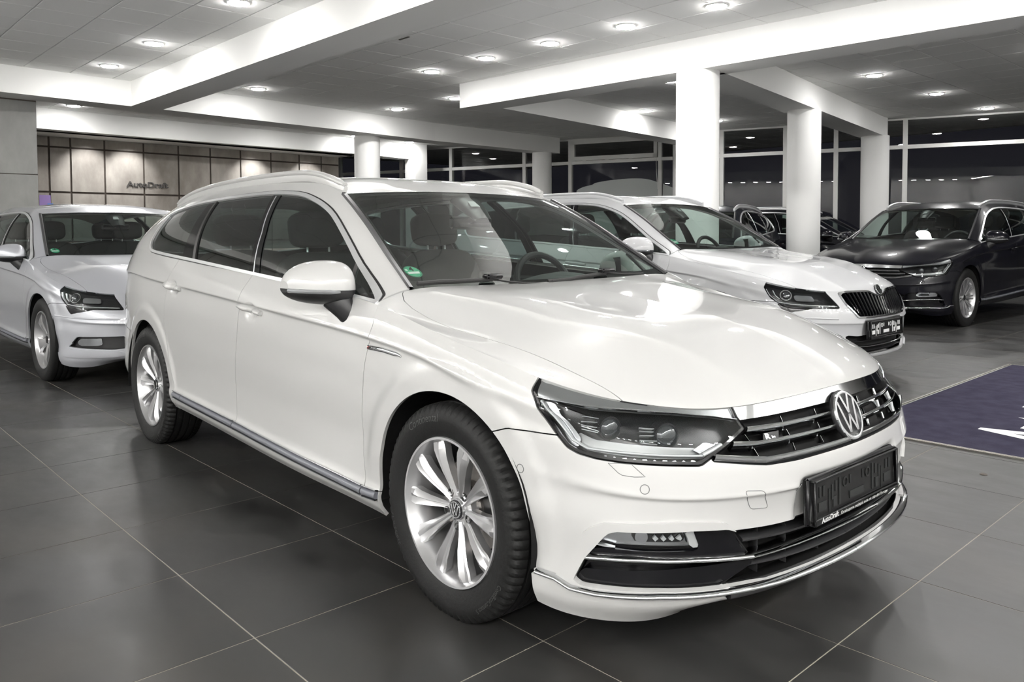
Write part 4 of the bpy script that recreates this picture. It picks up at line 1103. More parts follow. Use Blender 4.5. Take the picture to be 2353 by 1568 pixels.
# ---------------------------------------------------------------- the white estate in front
def build_car(S, root, paint, style='sport', hero=True, rails=True, liftback=False):
    passat = style != 'superb'; sport = passat
    HLp, GRp, FGp, LGp = (P_HL, P_GR, P_FOGI, P_LGR) if passat else (S_HL, S_GR, S_FOG, S_LGR)
    LO, TP, GH, WS, RF = (S[k] for k in ('LO', 'TP', 'GH', 'WS', 'RF'))
    af = [arch_field(0, .372), arch_field(-WB, .372)]
    inner_body(S, root, HLp, GRp, FGp, LGp)
    excl = [HLp, GRp]
    chrome = M_CHROME
    # front bumper with openings
    outer = [(-.1, .05), (1.30, .05), (1.30, .599), (1.19, .6355), (1.0, .637), (.9, .70), (-.1, .70)] if passat else [(-.1, .05), (1.30, .05), (1.30, .599), (1.19, .6355), (1.0, .637), (.7, .64), (.53, .9), (-.1, .9)]
    fog = [FGp, LGp]
    cutl = lambda V: np.where(V[:, 6] < .62, V[:, 7] - (.222 - .03 * np.clip((V[:, 6] - .53) / .09, 0, 1)), 1.)
    bump = panel('front_bumper', LO, paint, root, inc=[outer], exc=excl + fog, fields=[af[0]], both=True, wall=.014)
    # hood
    hood = panel('bonnet', TP, paint, root, inc=[P_HOOD], both=True, wall=.012)
    # windscreen, frit, pillars
    panel('windscreen', WS, M_WINDOW, root, both=True, wall=0, gap=0, inc=[[(-1, -1), (1, -1), (1, 2), (-1, 2)]])
    fr_in = [(-.9, .075), (-.672, .075), (-.655, .12), (-.565, .93), (-.52, .955), (.2, .955), (.2, .075)]
    panel('windscreen_border', WS, M_PIANO, root, both=True, wall=0, gap=0, off=-.003, inc=[[(-1, -1), (1, -1), (1, 2), (-1, 2)]], exc=[[(-.70, .075), (-.690, .12), (-.598, .93), (-.56, .962), (.2, .962), (.2, .075)]])
    # body frame around the side windows and the roof skin
    fr = [[(-4.0, .5), (-.30, .5), (-.30, 1.6), (-4.0, 1.6)]]
    for sd in (-1, 1):
        nm = 'side_frame'
        panel('side_frame', GH, paint, root, inc=fr, exc=[DLO_OUT], side=sd, gap=-.001, wall=.006)
        inner = inset_poly(DLO_OUT, .0145)
        panel('window_seal', GH, M_SEAL, root, inc=[inset_poly(DLO_OUT, -.005)], exc=[inset_poly(DLO_OUT, .002)], side=sd, gap=0, off=.001, wall=.004)
        panel('window_chrome', GH, M_SATIN, root, inc=[DLO_OUT], exc=[inner], side=sd, gap=0, off=.005, wall=.010)
        # glasses and pillars: bands leaning forward at the bottom
        in2 = inset_poly(DLO_OUT, .0138)
        bandB = [(-1.345, .9), (-1.475, .9), (-1.505, 1.185), (-1.640, 1.359), (-1.66, 1.45), (-1.545, 1.45), (-1.560, 1.358), (-1.440, 1.185)]
        Bp = [(-1.362, .90), (-1.372, 1.00), (-1.445, 1.185), (-1.557, 1.357), (-1.57, 1.45), (-1.655, 1.45), (-1.638, 1.359), (-1.522, 1.185), (-1.478, 1.015), (-1.47, .90)]
        Cs = [(-2.12, .90), (-2.135, 1.04), (-2.300, 1.357), (-2.32, 1.45), (-2.44, 1.45), (-2.42, 1.355), (-2.375, 1.20), (-2.345, 1.05), (-2.34, .90)]
        Cst = [(-2.118, .90), (-2.133, 1.04), (-2.298, 1.357), (-2.31, 1.45), (-2.332, 1.45), (-2.318, 1.355), (-2.17, 1.04), (-2.155, .90)]
        Fq = [(-.655, .90), (-.672, 1.12), (-.695, 1.12), (-.672, .90)]
        fdoor = [(-.60, .85), (-.696, 1.10), (-.72, 1.6), (-1.56, 1.6), (-1.557, 1.357), (-1.445, 1.185), (-1.372, 1.00), (-1.36, .85)]
        rdoor = [(-1.478, .85), (-1.478, 1.015), (-1.522, 1.185), (-1.638, 1.359), (-1.64, 1.6), (-2.31, 1.6), (-2.300, 1.357), (-2.135, 1.04), (-2.12, .85)]
        qg = [(-2.34, .85), (-2.345, 1.05), (-2.375, 1.20), (-2.42, 1.355), (-2.43, 1.6), (-3.5, 1.6), (-3.5, .85)]
        dg = [(-.3, .85), (-.3, 1.2), (-.720, 1.2), (-.690, 1.10), (-.598, .955), (-.58, .85)]
        panel('front_door_window', GH, M_SIDEGL, root, inc=[fdoor, in2], side=sd, gap=.0, wall=0, off=-.006)
        panel('rear_door_window', GH, M_TINT if hero else M_SIDEGL, root, inc=[rdoor, in2], side=sd, gap=.0, wall=0, off=-.006)
        panel('rear_quarter_window', GH, M_TINT if hero else M_SIDEGL, root, inc=[qg, in2], side=sd, gap=.0, wall=0, off=-.006)
        panel('front_quarter_window', GH, M_SIDEGL, root, inc=[dg, in2], side=sd, gap=.0, wall=0, off=-.006)
        panel('window_divider', GH, M_DIVIDER, root, inc=[[(-.61, .85), (-.612, .955), (-.706, 1.10), (-.73, 1.2), (-.712, 1.2), (-.688, 1.10), (-.592, .955), (-.59, .85)], in2], side=sd, gap=0, wall=.01, off=-.003)
        panel('door_pillar', GH, M_PIANO, root, inc=[Bp, in2], side=sd, gap=.0, wall=.01, off=-.003)
        panel('rear_pillar', GH, M_PIANO, root, inc=[Cs, in2], side=sd, gap=.0, wall=.01, off=-.005)
        panel('pillar_strip', GH, M_DARKMETAL, root, inc=[Cst, in2], side=sd, gap=.0, wall=.01, off=.001)
        strip('pillar_seam', GH, [(-1.425, 1.0), (-1.485, 1.185), (-1.597, 1.357)], .004, .002, M_SATIN, root, side=sd, off=-.002)
        # lower side panels
        panel('fender', [(LO, [P_FENDER], [HLp], [af[0]]), (TP, [[(-.413, -2), (-.413, 2), (2, 2), (2, -2)]], [P_HOOD], [])], paint, root, side=sd, wall=.012)
        d = panel('front_door', LO, paint, root, inc=[P_DOORF], side=sd, wall=.014)
        r = panel('rear_door', LO, paint, root, inc=[P_DOORR], fields=[af[1]], side=sd, wall=.014)
        panel('sill', LO, paint, root, inc=[P_SILL], fields=af, side=sd, wall=.012, off=-.001)
        panel('rear_quarter', LO, paint, root, inc=[P_QUARTER], exc=[P_TAIL], fields=[af[1]], side=sd, wall=.014)
        panel('tail_lamp', LO, M_RED, root, inc=[P_TAIL], side=sd, wall=.01)
        # handles
        for dd, (a, b), ang in ((d, (2.83, .852), 0), (r, (3.79, .908), 0)):
            if dd is None: continue
            ps = [(a - .115, b - .012), (a - .09, b + .004), (a, b + .008), (a + .09, b + .016), (a + .118, b + .006)]
            strip('door_handle', LO, [(a - .112, b - .006), (a, b + .004), (a + .112, b + .012)], .030, .028, paint, dd, side=sd, off=.002, step=.012, taper=lambda t: .55 + .45 * math.sin(math.pi * min(max(t, .02), .98)) ** .5)
        # trim strip above the sill, one length per panel
        up = [(1.832, .2985), (1.948, .2945), (2.432, .3095), (3.013, .332), (3.693, .352), (3.83, .357)]
        zf = lambda L: np.interp(L, [p[0] for p in up], [p[1] for p in up])
        for pa, L0, L1 in ((None, 1.855, 1.942), (d, 1.949, 3.033), (r, 3.040, 3.70), (r, 3.704, 3.822)):
            par = pa if pa is not None else root
            ls = np.linspace(L0, L1, max(3, int((L1 - L0) / .1)))
            strip('trim_strip', LO, [(l, zf(l) - .013) for l in ls], .024, .012, M_GREYTRIM, par, side=sd, off=.004)
            strip('trim_chrome', LO, [(l, zf(l) + .0015) for l in ls], .006, .011, chrome, par, side=sd, off=.006)
            strip('trim_chrome', LO, [(l, zf(l) - .0265) for l in ls], .004, .010, chrome, par, side=sd, off=.005)
        if hero:
            # badge on the fender
            bd = strip('side_badge', LO, [(1.895, .7905), (1.80, .7895), (1.715, .783), (1.70, .7785)], .0165, .006, chrome, root, side=sd, off=.001, taper=lambda t: 1. if t < .8 else 1 - (t - .8) * 3.2)
            strip('badge_inlay', LO, [(1.891, .7905), (1.879, .7903)], .010, .0075, M_REDB, bd, side=sd, off=.001)
            G, FF = text_geo('4MOTION', .0125, 0, .0003)
            C0, NN = at(LO, [(1.888 - .0, .7865), (1.79, .7855)])
            e = C0[1] - C0[0]; Lc = np.linalg.norm(e); e /= Lc; nn = NN[0]; up_ = np.cross(nn, e) * (1 if True else -1)
            if up_[2] < 0: up_ = -up_
            V = [tuple(C0[0] + e * (x if sd < 0 else .085 - x) + up_ * y + nn * .0095) for x, y, z in G]
            if sd > 0: V = [(x, -y, z) for x, y, z in V]
            MB().add(V, FF).build('badge_lettering', M_PLASTIC, bd)
            for q in ((1.142, .532), (.788, .518), (.298, .471)):
                P, N = at(LO, [q]); p, n = P[0], N[0]; a_ = np.cross([0, 0, 1.], n); a_ /= np.linalg.norm(a_); b_ = np.cross(n, a_)
                g_ = MB().add([side_y(tuple(p + a_ * r_ * math.cos(t) + b_ * r_ * math.sin(t) + n * h_), sd) for r_, h_ in ((.0128, -.001), (.0128, .0006), (.0108, .0006), (.0108, -.001)) for t in np.linspace(0, 2 * math.pi, 24, endpoint=False)], [(i_ * 24 + k, i_ * 24 + (k + 1) % 24, (i_ + 1) * 24 + (k + 1) % 24, (i_ + 1) * 24 + k) for i_ in range(3) for k in range(24)])
                g_.build('parking_sensor', M_SEAM, bump)
            loop_ = lambda q_: sm([q_[-1]] + q_ + [q_[0]], 1)[1:]
            strip('washer_cover', LO, loop_([(.884, .5795), (.855, .5805), (.822, .579), (.786, .549), (.815, .548), (.846, .551), (.856, .556)]), .0016, .0012, M_SEAM, bump, side=sd, step=.01)
            if sd < 0:
                strip('towing_eye_cover', LO, loop_(rnd([(.509, .497), (.444, .489), (.416, .434), (.481, .441)], .012)), .0016, .0012, M_SEAM, bump, side=sd, step=.01)
            # raised surround of the fog lamp opening
            panel('fog_surround', LO, paint, bump, inc=[P_FOGO], exc=[FGp, LGp], side=sd, gap=0, wall=.014, off=.009)
        if passat:
            # lower chrome line and dark inserts
            LC_ = [(.001, .232), (.2, .2325), (.4, .2325), (.574, .2375), (.747, .2435), (.917, .2385), (.985, .2415), (1.028, .2585), (1.088, .2628)]
            if sport or hero:
                strip('lower_chrome', LO, LC_, .013, .013, chrome, bump, side=sd, off=.012)
                panel('splitter', LO, paint, bump, inc=[[(-.1, .05), (1.2, .05), (1.2, .254), (1.03, .250), (.985, .232), (.917, .230), (.75, .236), (.62, .232), (.56, .222), (.53, .2), (-.1, .2)]], fields=[af[0]], side=sd, gap=0, wall=.02, off=.012)
            panel('fog_backing', LO, M_PIANO, bump, inc=[FGp], side=sd, gap=-.004, wall=0, off=-.035)
            panel('black_vane', LO, M_PIANO, bump, inc=[[(.975, .266), (.955, .289), (.69, .301), (.47, .300), (.45, .286), (.52, .262), (.563, .248), (.75, .254), (.958, .252)]], side=sd, gap=0, wall=.02, off=-.014)
            panel('black_vane', LO, M_PIANO, bump, inc=[[(.930, .345), (.90, .352), (.63, .346), (.655, .405), (.535, .390), (.50, .335), (.46, .313), (.65, .318), (.945, .322)]], side=sd, gap=0, wall=.02, off=-.010)
            strip('fog_chrome', LO, [(.948, .324), (.90, .328), (.795, .331), (.647, .325), (.468, .310)], .013, .014, chrome, bump, side=sd, off=-.006)
            # fog lamp
            fg = panel('fog_lamp', LO, M_LAMPCHROME, bump, inc=[[(.925, .356), (.885, .401), (.655, .4045), (.628, .352), (.795, .358)]], side=sd, gap=0, wall=0, off=-.030)
            panel('lamp_bowl', LO, M_LAMPDARK, fg, inc=[[(.826, .400), (.685, .402), (.662, .366), (.818, .370)]], side=sd, gap=0, wall=.0, off=-.026)
            P, N = at(LO, [(.795, .386), (.80, .386)]); c = P[0] - N[0] * .022
            bb = MB().tube([tuple(c - N[0] * .015), tuple(c + N[0] * .006)], .017, 16); bb.V = [side_y(v, sd) for v in bb.V]; bb.build('bulb', M_LAMPCHROME, fg, True, .6)
            for k in range(4):
                l = .765 - k * .022
                panel('led_block', LO, M_LAMPCLEAR, fg, inc=[[(l, .392), (l - .017, .392), (l - .017, .374), (l, .374)]], side=sd, gap=0, wall=.008, off=-.016)
            panel('lamp_frame', LO, M_SATIN, fg, inc=[[(.680, .4045), (.655, .4045), (.628, .352), (.795, .357), (.925, .353), (.925, .3585), (.795, .364), (.658, .362)]], side=sd, gap=0, wall=.01, off=-.012)
            panel('lamp_cover', LO, M_LENS, fg, inc=[[(.925, .356), (.885, .401), (.655, .4045), (.628, .352), (.795, .358)]], side=sd, gap=0, wall=0, off=-.011)
            # headlamp
            hl = empty('headlamp', (0, 0, 0), parent=root)
            hp = inset_poly(HLp, .0035)
            panel('lamp_housing', LO, M_LAMPDARK, hl, inc=[hp], side=sd, gap=0, wall=0, off=-.055)
            # rim walls of the bowl
            V, F = cut(LO, [hp]); 
            Pw, Nw, Fw = shell(V, F, 0., .056); k0 = len(F); Fw = Fw[k0:]
            put('lamp_rim', [(Pw, Nw, Fw)], M_LAMPDARK, hl, sd)
            panel('lamp_seal', LO, M_PIANO, hl, inc=[hp], exc=[inset_poly(HLp, .0105)], side=sd, gap=0, wall=.01, off=-.002)
            panel('lamp_brow', LO, M_LAMPGREY, hl, inc=[[(1.118, .80), (1.106, .733), (1.053, .7275), (.947, .7155), (.836, .709), (.681, .698), (.56, .684), (.477, .670), (.485, .80)], hp], side=sd, gap=0, wall=.012, off=-.007)
            strip('lamp_light_guide', LO, [(1.094, .722), (1.046, .684), (.990, .631), (.945, .612), (.80, .6045), (.62, .594)], .008, .010, M_LAMPCLEAR, hl, side=sd, off=-.014)
            strip('lamp_brow_line', LO, [(1.105, .731), (1.053, .7265), (.947, .7145), (.836, .708), (.681, .697), (.56, .683), (.480, .670)], .0035, .006, M_CHROME, hl, side=sd, off=-.004)
            strip('lamp_light_guide', LO, [(.62, .5955), (.556, .617)], .013, .012, M_LAMPCLEAR, hl, side=sd, off=-.012)
            panel('lamp_side_reflector', LO, M_LAMPCHROME, hl, inc=[[(1.100, .722), (1.060, .722), (.968, .634), (.975, .612), (.998, .614), (1.03, .645)]], side=sd, gap=0, wall=.0, off=-.022)
            panel('lamp_lower_reflector', LO, M_LAMPGREY, hl, inc=[[(.955, .606), (.60, .588), (.575, .605), (.64, .620), (.93, .634), (.985, .65)]], side=sd, gap=0, wall=.0, off=-.030)
            if hero:
                for k in range(11):
                    l = .93 - k * .0275; zc = .593 - k * .0012
                    panel('led_element', LO, M_LAMPCLEAR, hl, inc=[[(l, zc + .006), (l - .015, zc + .0055), (l - .016, zc - .004), (l - .001, zc - .0035)]], side=sd, gap=0, wall=.006, off=-.012)
            panel('turn_reflector', LO, M_LAMPCHROME, hl, inc=[[(.640, .6105), (.600, .6315), (.552, .618), (.616, .598)]], side=sd, gap=0, wall=.01, off=-.020)
            for (a, b, rr) in ((.885, .674, .030), (.705, .655, .034)):
                P, N = at(LO, [(a, b)]); p, nn = P[0], N[0]
                fw = np.array([.93, -.30, 0.]); fw /= np.linalg.norm(fw)
                if not hero: fw = nn
                c = p - nn * .045
                bb = MB().tube([tuple(c - fw * .03), tuple(c + fw * .004)], rr * 1.12, 24); bb.V = [side_y(v, sd) for v in bb.V]; bb.build('projector_bezel', M_DARKGLOSS, hl, True, .6)
                V = []; F = []; u = np.cross([0, 0, 1.], fw); n1, n2 = 20, 6
                for i in range(n2 + 1):
                    ph = math.pi / 2 * i / n2
                    for k in range(n1):
                        th = 2 * math.pi * k / n1; V.append(c + fw * (.004 + rr * .62 * math.sin(ph)) + (u * math.cos(th) + np.array([0, 0, 1.]) * math.sin(th)) * rr * max(math.cos(ph), .01))
                for i in range(n2):
                    for k in range(n1): F.append((i * n1 + k, i * n1 + (k + 1) % n1, (i + 1) * n1 + (k + 1) % n1, (i + 1) * n1 + k))
                bb = MB().add([side_y(v, sd) for v in V], F if sd < 0 else [f[::-1] for f in F]); bb.build('projector_lens', M_PROJ, hl, True)
                if hero:
                    for k in range(5):
                        z = b + .020 - k * .010
                        strip('lamp_louvre', LO, [(a + .088, z + .002), (a + .035, z)], .0028, .006, M_LAMPCLEAR, hl, side=sd, off=-.040)
            panel('lamp_cover', LO, M_LENS, hl, inc=[hp], side=sd, gap=0, wall=0, off=-.001)
        # wheels
    if passat:
        # lower grille
        panel('lower_grille', LO, M_BLACK, bump, inc=[LGp], both=True, gap=-.004, wall=0, off=-.060)
        if hero or sport:
            for z0, mm, w_ in ((.345, M_PLASTIC, .020), (.277, M_PLASTIC, .017)):
                strip('lower_slat', LO, [(.001, z0 - .008), (.2, z0 - .005), (.34, z0 - .002), (.49, z0 + .006)], w_, .03, mm, bump, both=True, off=-.045)
            strip('lower_slat', LO, [(.001, .312), (.2, .312), (.34, .311), (.468, .3095)], .014, .03, chrome, bump, both=True, off=-.022)
            for l in (.14, .30, .42):
                for sd in (-1, 1): strip('lower_rib', LO, [(l, .24), (l, .375)], .006, .02, M_PLASTIC, bump, side=sd, off=-.050)
            strip('lower_lip', LO, [(.001, .222), (.3, .222), (.55, .222)], .022, .022, M_PLASTIC, bump, both=True, off=-.004)
        # grille
        gr = empty('grille', (0, 0, 0), parent=root)
        panel('grille_backing', LO, M_BLACK, gr, inc=[GRp], both=True, gap=-.003, wall=0, off=-.050)
        V, F = cut(LO, [inset_poly(GRp, .001)]); Pw, Nw, Fw = shell(V, F, 0., .05); Fw = Fw[len(F):]
        put('grille_frame', [(Pw, Nw, Fw)], M_PLASTIC, gr, both=True)
        panel('grille_top_chrome', LO, chrome, gr, inc=[[(-.1, .80), (.51, .80), (.485, .668), (.30, .670), (.15, .672), (-.1, .672)]], both=True, gap=0, wall=.02, off=-.004)
        rows = [((.001, .636), (.10, .636), (.30, .6365), (.455, .639)), ((.001, .599), (.10, .599), (.272, .6005), (.432, .602), (.520, .609)), ((.001, .558), (.10, .558), (.255, .5585), (.422, .5605), (.591, .583))]
        for k, rw in enumerate(rows):
            w_ = .0125 if k < 2 else .014
            strip('grille_bar', LO, list(rw), w_, .022, chrome, gr, both=True, off=-.016 if k < 2 else -.008, step=.015, tilt=-.5)
        if hero:
            for a, b in (((.305, .664), (.303, .646)), ((.1435, .664), (.142, .646)), ((.298, .628), (.291, .609)), ((.149, .627), (.146, .609)), ((.289, .592), (.287, .573)), ((.156, .592), (.150, .573)), ((.464, .634), (.450, .609)), ((.447, .598), (.434, .571))):
                for sd in (-1, 1): strip('grille_rib', LO, [a, b], .004, .014, chrome, gr, side=sd, off=-.020)
        if sport and hero:
            pb = MB()
            C0, NN = at(LO, [(.400, .6195), (.33, .6195)]); e = C0[1] - C0[0]; e /= np.linalg.norm(e); nn = NN[0]; up_ = np.cross(nn, e)
            if up_[2] < 0: up_ = -up_
            q = [(0, -.011), (.062, -.011), (.072, .011), (.010, .011)]
            V = [tuple(C0[0] + e * x + up_ * y + nn * z) for z in (-.022, -.012) for x, y in q]
            pb.add(V, [(4, 5, 6, 7), (0, 1, 5, 4), (1, 2, 6, 5), (2, 3, 7, 6), (3, 0, 4, 7)]); bd = pb.build('grille_badge', M_PIANO, gr)
            G, FF = text_geo('R', .024, 0, .001)
            MB().add([tuple(C0[0] + e * (.012 + x * 1.3) + up_ * (y - .008) + nn * -.011) for x, y, z in G], FF).build('badge_letter', chrome, bd)
            G, FF = text_geo('line', .010, 0, .0002)
            MB().add([tuple(C0[0] + e * (.037 + x) + up_ * (y - .006) + nn * -.011) for x, y, z in G], FF).build('badge_letter', chrome, bd)
        emblem(root, LO, 0, .624, .073)
    else:
        superb_front(S, root, bump, paint)
    # roof, rails, gate
    panel('roof', RF, paint, root, inc=[[(-3.45, .3), (-3.45, -.9), (0, -.9), (0, .3)]], both=True, gap=0, wall=0)
    panel('tailgate_glass', RF, M_TINT, root, inc=[[(-3.455, .3), (-3.455, -.9), (-3.9, -.9), (-3.9, .3)]], both=True, gap=0, wall=0)
    panel('rear_bumper', LO, paint, root, inc=[P_RBUMP], fields=[af[1]], both=True, wall=.014)
    panel('tailgate', LO, paint, root, inc=[P_GATE], exc=[P_TAIL], both=True, wall=.014)
    for sd in (-1, 1):
        ys = sd * .592
        if rails: rail(root, sd, ys, paint if (hero or style == 'superb') else M_SATIN)
        # A pillar trim beside the windscreen
        E = WS.P[:, -1]; N = WS.N[:, -1]
        b = MB(); V = []; F = []
        for i in range(len(E)):
            p = E[i] + N[i] * .004; inn = WS.P[i, -4] - E[i]; inn /= np.linalg.norm(inn)
            V += [p - inn * .006 - N[i] * .012, p + N[i] * .004 - inn * .002, p + inn * .012 + N[i] * .004, p + inn * .020 - N[i] * .004]
        for i in range(len(E) - 1):
            for j in range(3): F.append((4 * i + j, 4 * i + j + 1, 4 * i + 5 + j, 4 * i + 4 + j))
        b.add([side_y(v, sd) for v in V], F if sd < 0 else [f[::-1] for f in F]); b.build('windscreen_trim', M_TRIMDARK, root, True, .6)
        mirror_part(root, sd, paint, fold=(sd > 0 and (hero or style == 'superb')))
    # cowl and wipers
    V = []; F = []
    for y in np.linspace(-.72, .72, 25):
        x0 = -.39; V += [(-.40 + .012, y, .950), (-.52, y, .945 - .0 * abs(y)), (-.50, y, .99 if False else .952)]
    for i in range(24):
        for j in range(2): F.append((3 * i + j, 3 * i + 3 + j, 3 * i + 4 + j, 3 * i + 1 + j))
    MB().add(V, F).build('cowl', M_PLASTIC, root)
    return bump
def superb_front(S, root, bump, paint):
    """upright slatted grille, angular lamps and crisp lower bumper of the other two white cars"""
    LO = S['LO']
    gr = empty('grille', (0, 0, 0), parent=root)
    panel('grille_backing', LO, M_BLACK, gr, inc=[S_GR], both=True, gap=-.003, wall=0, off=-.045)
    V, F = cut(LO, [S_GR]); Pw, Nw, Fw = shell(V, F, 0., .045); put('grille_rim', [(Pw, Nw, Fw[len(F):])], M_PLASTIC, gr, both=True)
    panel('grille_frame', LO, M_CHROME, gr, inc=[S_GR], exc=[inset_poly(S_GR, .012)], both=True, gap=0, wall=.02, off=.006)
    for sd in (-1, 1):
        for k in range(10):
            l = .020 + k * .043; zt = np.interp(l, [0, .04, .135, .194, .47], [.650, .652, .680, .688, .688]); lt = l * 1.05
            zb = np.interp(l, [0, .35, .40, .46], [.52, .52, .56, .62])
            strip('grille_slat', LO, [(l * 1.06, zt), (l * 1.0, (zt + zb) / 2), (l * .93, zb)], .015, .026, M_PIANO, gr, side=sd, off=-.022)
            strip('slat_chrome', LO, [(l * 1.06 + .002, zt), (l * 1.0 + .002, (zt + zb) / 2), (l * .93 + .002, zb)], (.0028), .008, M_SATIN, gr, side=sd, off=-.006)
    emblem(root, LO, 0, .690, .040)
    panel('lower_grille', LO, M_BLACK, bump, inc=[S_LGR], both=True, gap=-.004, wall=0, off=-.045)
    strip('lower_chrome', LO, [(.001, .305), (.2, .306), (.40, .313)], .010, .012, M_CHROME, bump, both=True, off=-.006)
    for z0 in (.345, .275): strip('lower_slat', LO, [(.001, z0), (.2, z0), (.40, z0)], .008, .02, M_PLASTIC, bump, both=True, off=-.03)
    for sd in (-1, 1):
        hl = empty('headlamp', (0, 0, 0), parent=root); hp = inset_poly(S_HL, .003)
        panel('lamp_housing', LO, M_LAMPDARK, hl, inc=[hp], side=sd, gap=0, wall=0, off=-.045)
        V, F = cut(LO, [hp]); Pw, Nw, Fw = shell(V, F, 0., .046); put('lamp_rim', [(Pw, Nw, Fw[len(F):])], M_LAMPDARK, hl, sd)
        P, N = at(LO, [(.935, .686)]); c = P[0] - N[0] * .03
        for rr, mm, d0, d1 in ((.040, M_CHROME, .0, .012), (.033, M_DARKGLOSS, .004, .018)):
            bb = MB().tube([tuple(c + N[0] * d0), tuple(c + N[0] * d1)], rr, 24); bb.V = [side_y(v, sd) for v in bb.V]; bb.build('projector_bezel', mm, hl, True, .6)
        bb = MB().tube([tuple(c + N[0] * .01), tuple(c + N[0] * .026), tuple(c + N[0] * .032)], [.027, .022, .008], 24); bb.V = [side_y(v, sd) for v in bb.V]; bb.build('projector_lens', M_PROJ, hl, True)
        panel('lamp_reflector', LO, M_LAMPCHROME, hl, inc=[[(.87, .700), (.72, .690), (.70, .650), (.87, .655)]], side=sd, gap=0, wall=.0, off=-.030)
        strip('lamp_light_guide', LO, [(1.075, .722), (1.045, .675), (1.0, .642)], .007, .008, M_LAMPCLEAR, hl, side=sd, off=-.014)
        strip('lamp_light_guide', LO, [(1.03, .715), (1.005, .675), (.98, .655)], .007, .008, M_LAMPCLEAR, hl, side=sd, off=-.016)
        strip('lamp_trim', LO, [(1.0, .636), (.90, .622), (.56, .604)], .006, .008, M_SATIN, hl, side=sd, off=-.012)
        panel('lamp_cover', LO, M_LENS, hl, inc=[hp], side=sd, gap=0, wall=0, off=-.001)
        panel('lamp_corner', LO, M_PIANO, bump, inc=[[(1.0, .628), (.935, .560), (.74, .592), (.80, .598), (.87, .594), (.935, .602)]], side=sd, gap=0, wall=0, off=.0015)
        panel('fog_backing', LO, M_PLASTIC, bump, inc=[S_FOG], side=sd, gap=-.003, wall=0, off=-.030)
        fg = panel('fog_lamp', LO, M_LAMPCHROME, bump, inc=[[(.90, .322), (.865, .378), (.68, .376), (.69, .322)]], side=sd, gap=0, wall=.01, off=-.016)
        panel('lamp_cover', LO, M_LENS, fg, inc=[[(.90, .322), (.865, .378), (.68, .376), (.69, .322)]], side=sd, gap=0, wall=0, off=-.008)
        panel('bumper_blade', LO, paint, bump, inc=[[(1.044, .262), (.972, .302), (.606, .286), (.52, .268), (.50, .245), (.60, .236), (1.0, .238)]], side=sd, gap=0, wall=.016, off=.012)
        strip('bumper_crease', LO, [(1.12, .545), (1.0, .540), (.80, .530), (.56, .518)], .012, .006, paint, bump, side=sd, off=-.001)
# ---------------------------------------------------------------- cars
M_SEAM = mat('panel_seam', (.12, .12, .12), .6)
M_PROJ = mat('projector_glass', (.05, .055, .06), .05, .5, coat=1.)
M_TRIMDARK = mat('dark_trim', (.05, .05, .052), .3, .3)
def copy_tree(o, parent=None):
    c = o.copy(); COL.objects.link(c)
    if parent is not None: c.parent = parent
    for ch in list(o.children): copy_tree(ch, c)
    return c
def plate_holder(root, hero=True, x=.866, tilt=.02, open_=False):
    g = empty('plate_holder', (x, 0, .4225), parent=root); g.rotation_euler = (0, -tilt, 0)
    # local: front face +x, width y, height z ; 0.535 x 0.128
    W, H = .2675, .064
    MB().box((-.030, -W - .006, -H - .002), (-.012, W + .006, H + .006), bev=.006).build('holder_back', M_PLASTIC, g, True, .5)
    b = MB()
    t = .010
    b.box((-.014, -W, H - .008), (.006, W, H), bev=.003).box((-.014, -W, -H), (.006, W, -H + .019), bev=.003)
    b.box((-.014, -W, -H), (.006, -W + t, H), bev=.003).box((-.014, W - t, -H), (.006, W, H), bev=.003)
    b.build('holder_frame', M_PLASTIC, g, True, .5)
    b = MB().box((-.013, -W + .005, -H + .01), (-.006, W - .005, H - .005)); b.build('holder_plate', M_HOLD, g)
    # moulded slots and ribs
    b = MB()
    for sgn in (-1, 1):
        for y0, z0, w, h in ((.222, .024, .010, .030), (.200, .024, .010, .030), (.208, -.018, .046, .026), (.150, .010, .008, .044), (.128, .024, .010, .030), (.135, -.020, .020, .030), (.168, -.012, .006, .07), (.105, .004, .010, .08), (.040, .026, .008, .026)):
            b.box((-.006, sgn * y0 - w / 2, z0 - h / 2), (-.0035, sgn * y0 + w / 2, z0 + h / 2))
        b.lathe([(-.006, .015), (-.003, .015), (-.003, .011), (-.006, .011)], 20, 'x', (0, sgn * .072, .024))
    b.box((-.006, -.045, -.032), (-.003, .045, -.010))
    b.build('holder_ribs', M_SLOT if not open_ else M_PRINTW, g)
    if hero:
        b = MB()
        for txt, y0, sz, bold in (('AutoDraft', .232, .0215, .0004), ('Draftujeme nejlepší auta ze západní Evropy', .120, .0130, .0)):
            G, FF = text_geo(txt, sz, 0, bold)
            wd = G[:, 0].max() - G[:, 0].min(); k = (.098 if bold else .305) / wd
            b.add([(.0064, -y0 + xx * k, -H + .0045 + yy) for xx, yy, zz in G], FF)
        b.build('holder_lettering', M_PRINTW, g)
    return g
M_HOLD = mat('holder_plastic', (.007, .007, .007), .45, spec=.25)
M_SLOT = mat('holder_rib_plastic', (.016, .017, .017), .45, spec=.3)
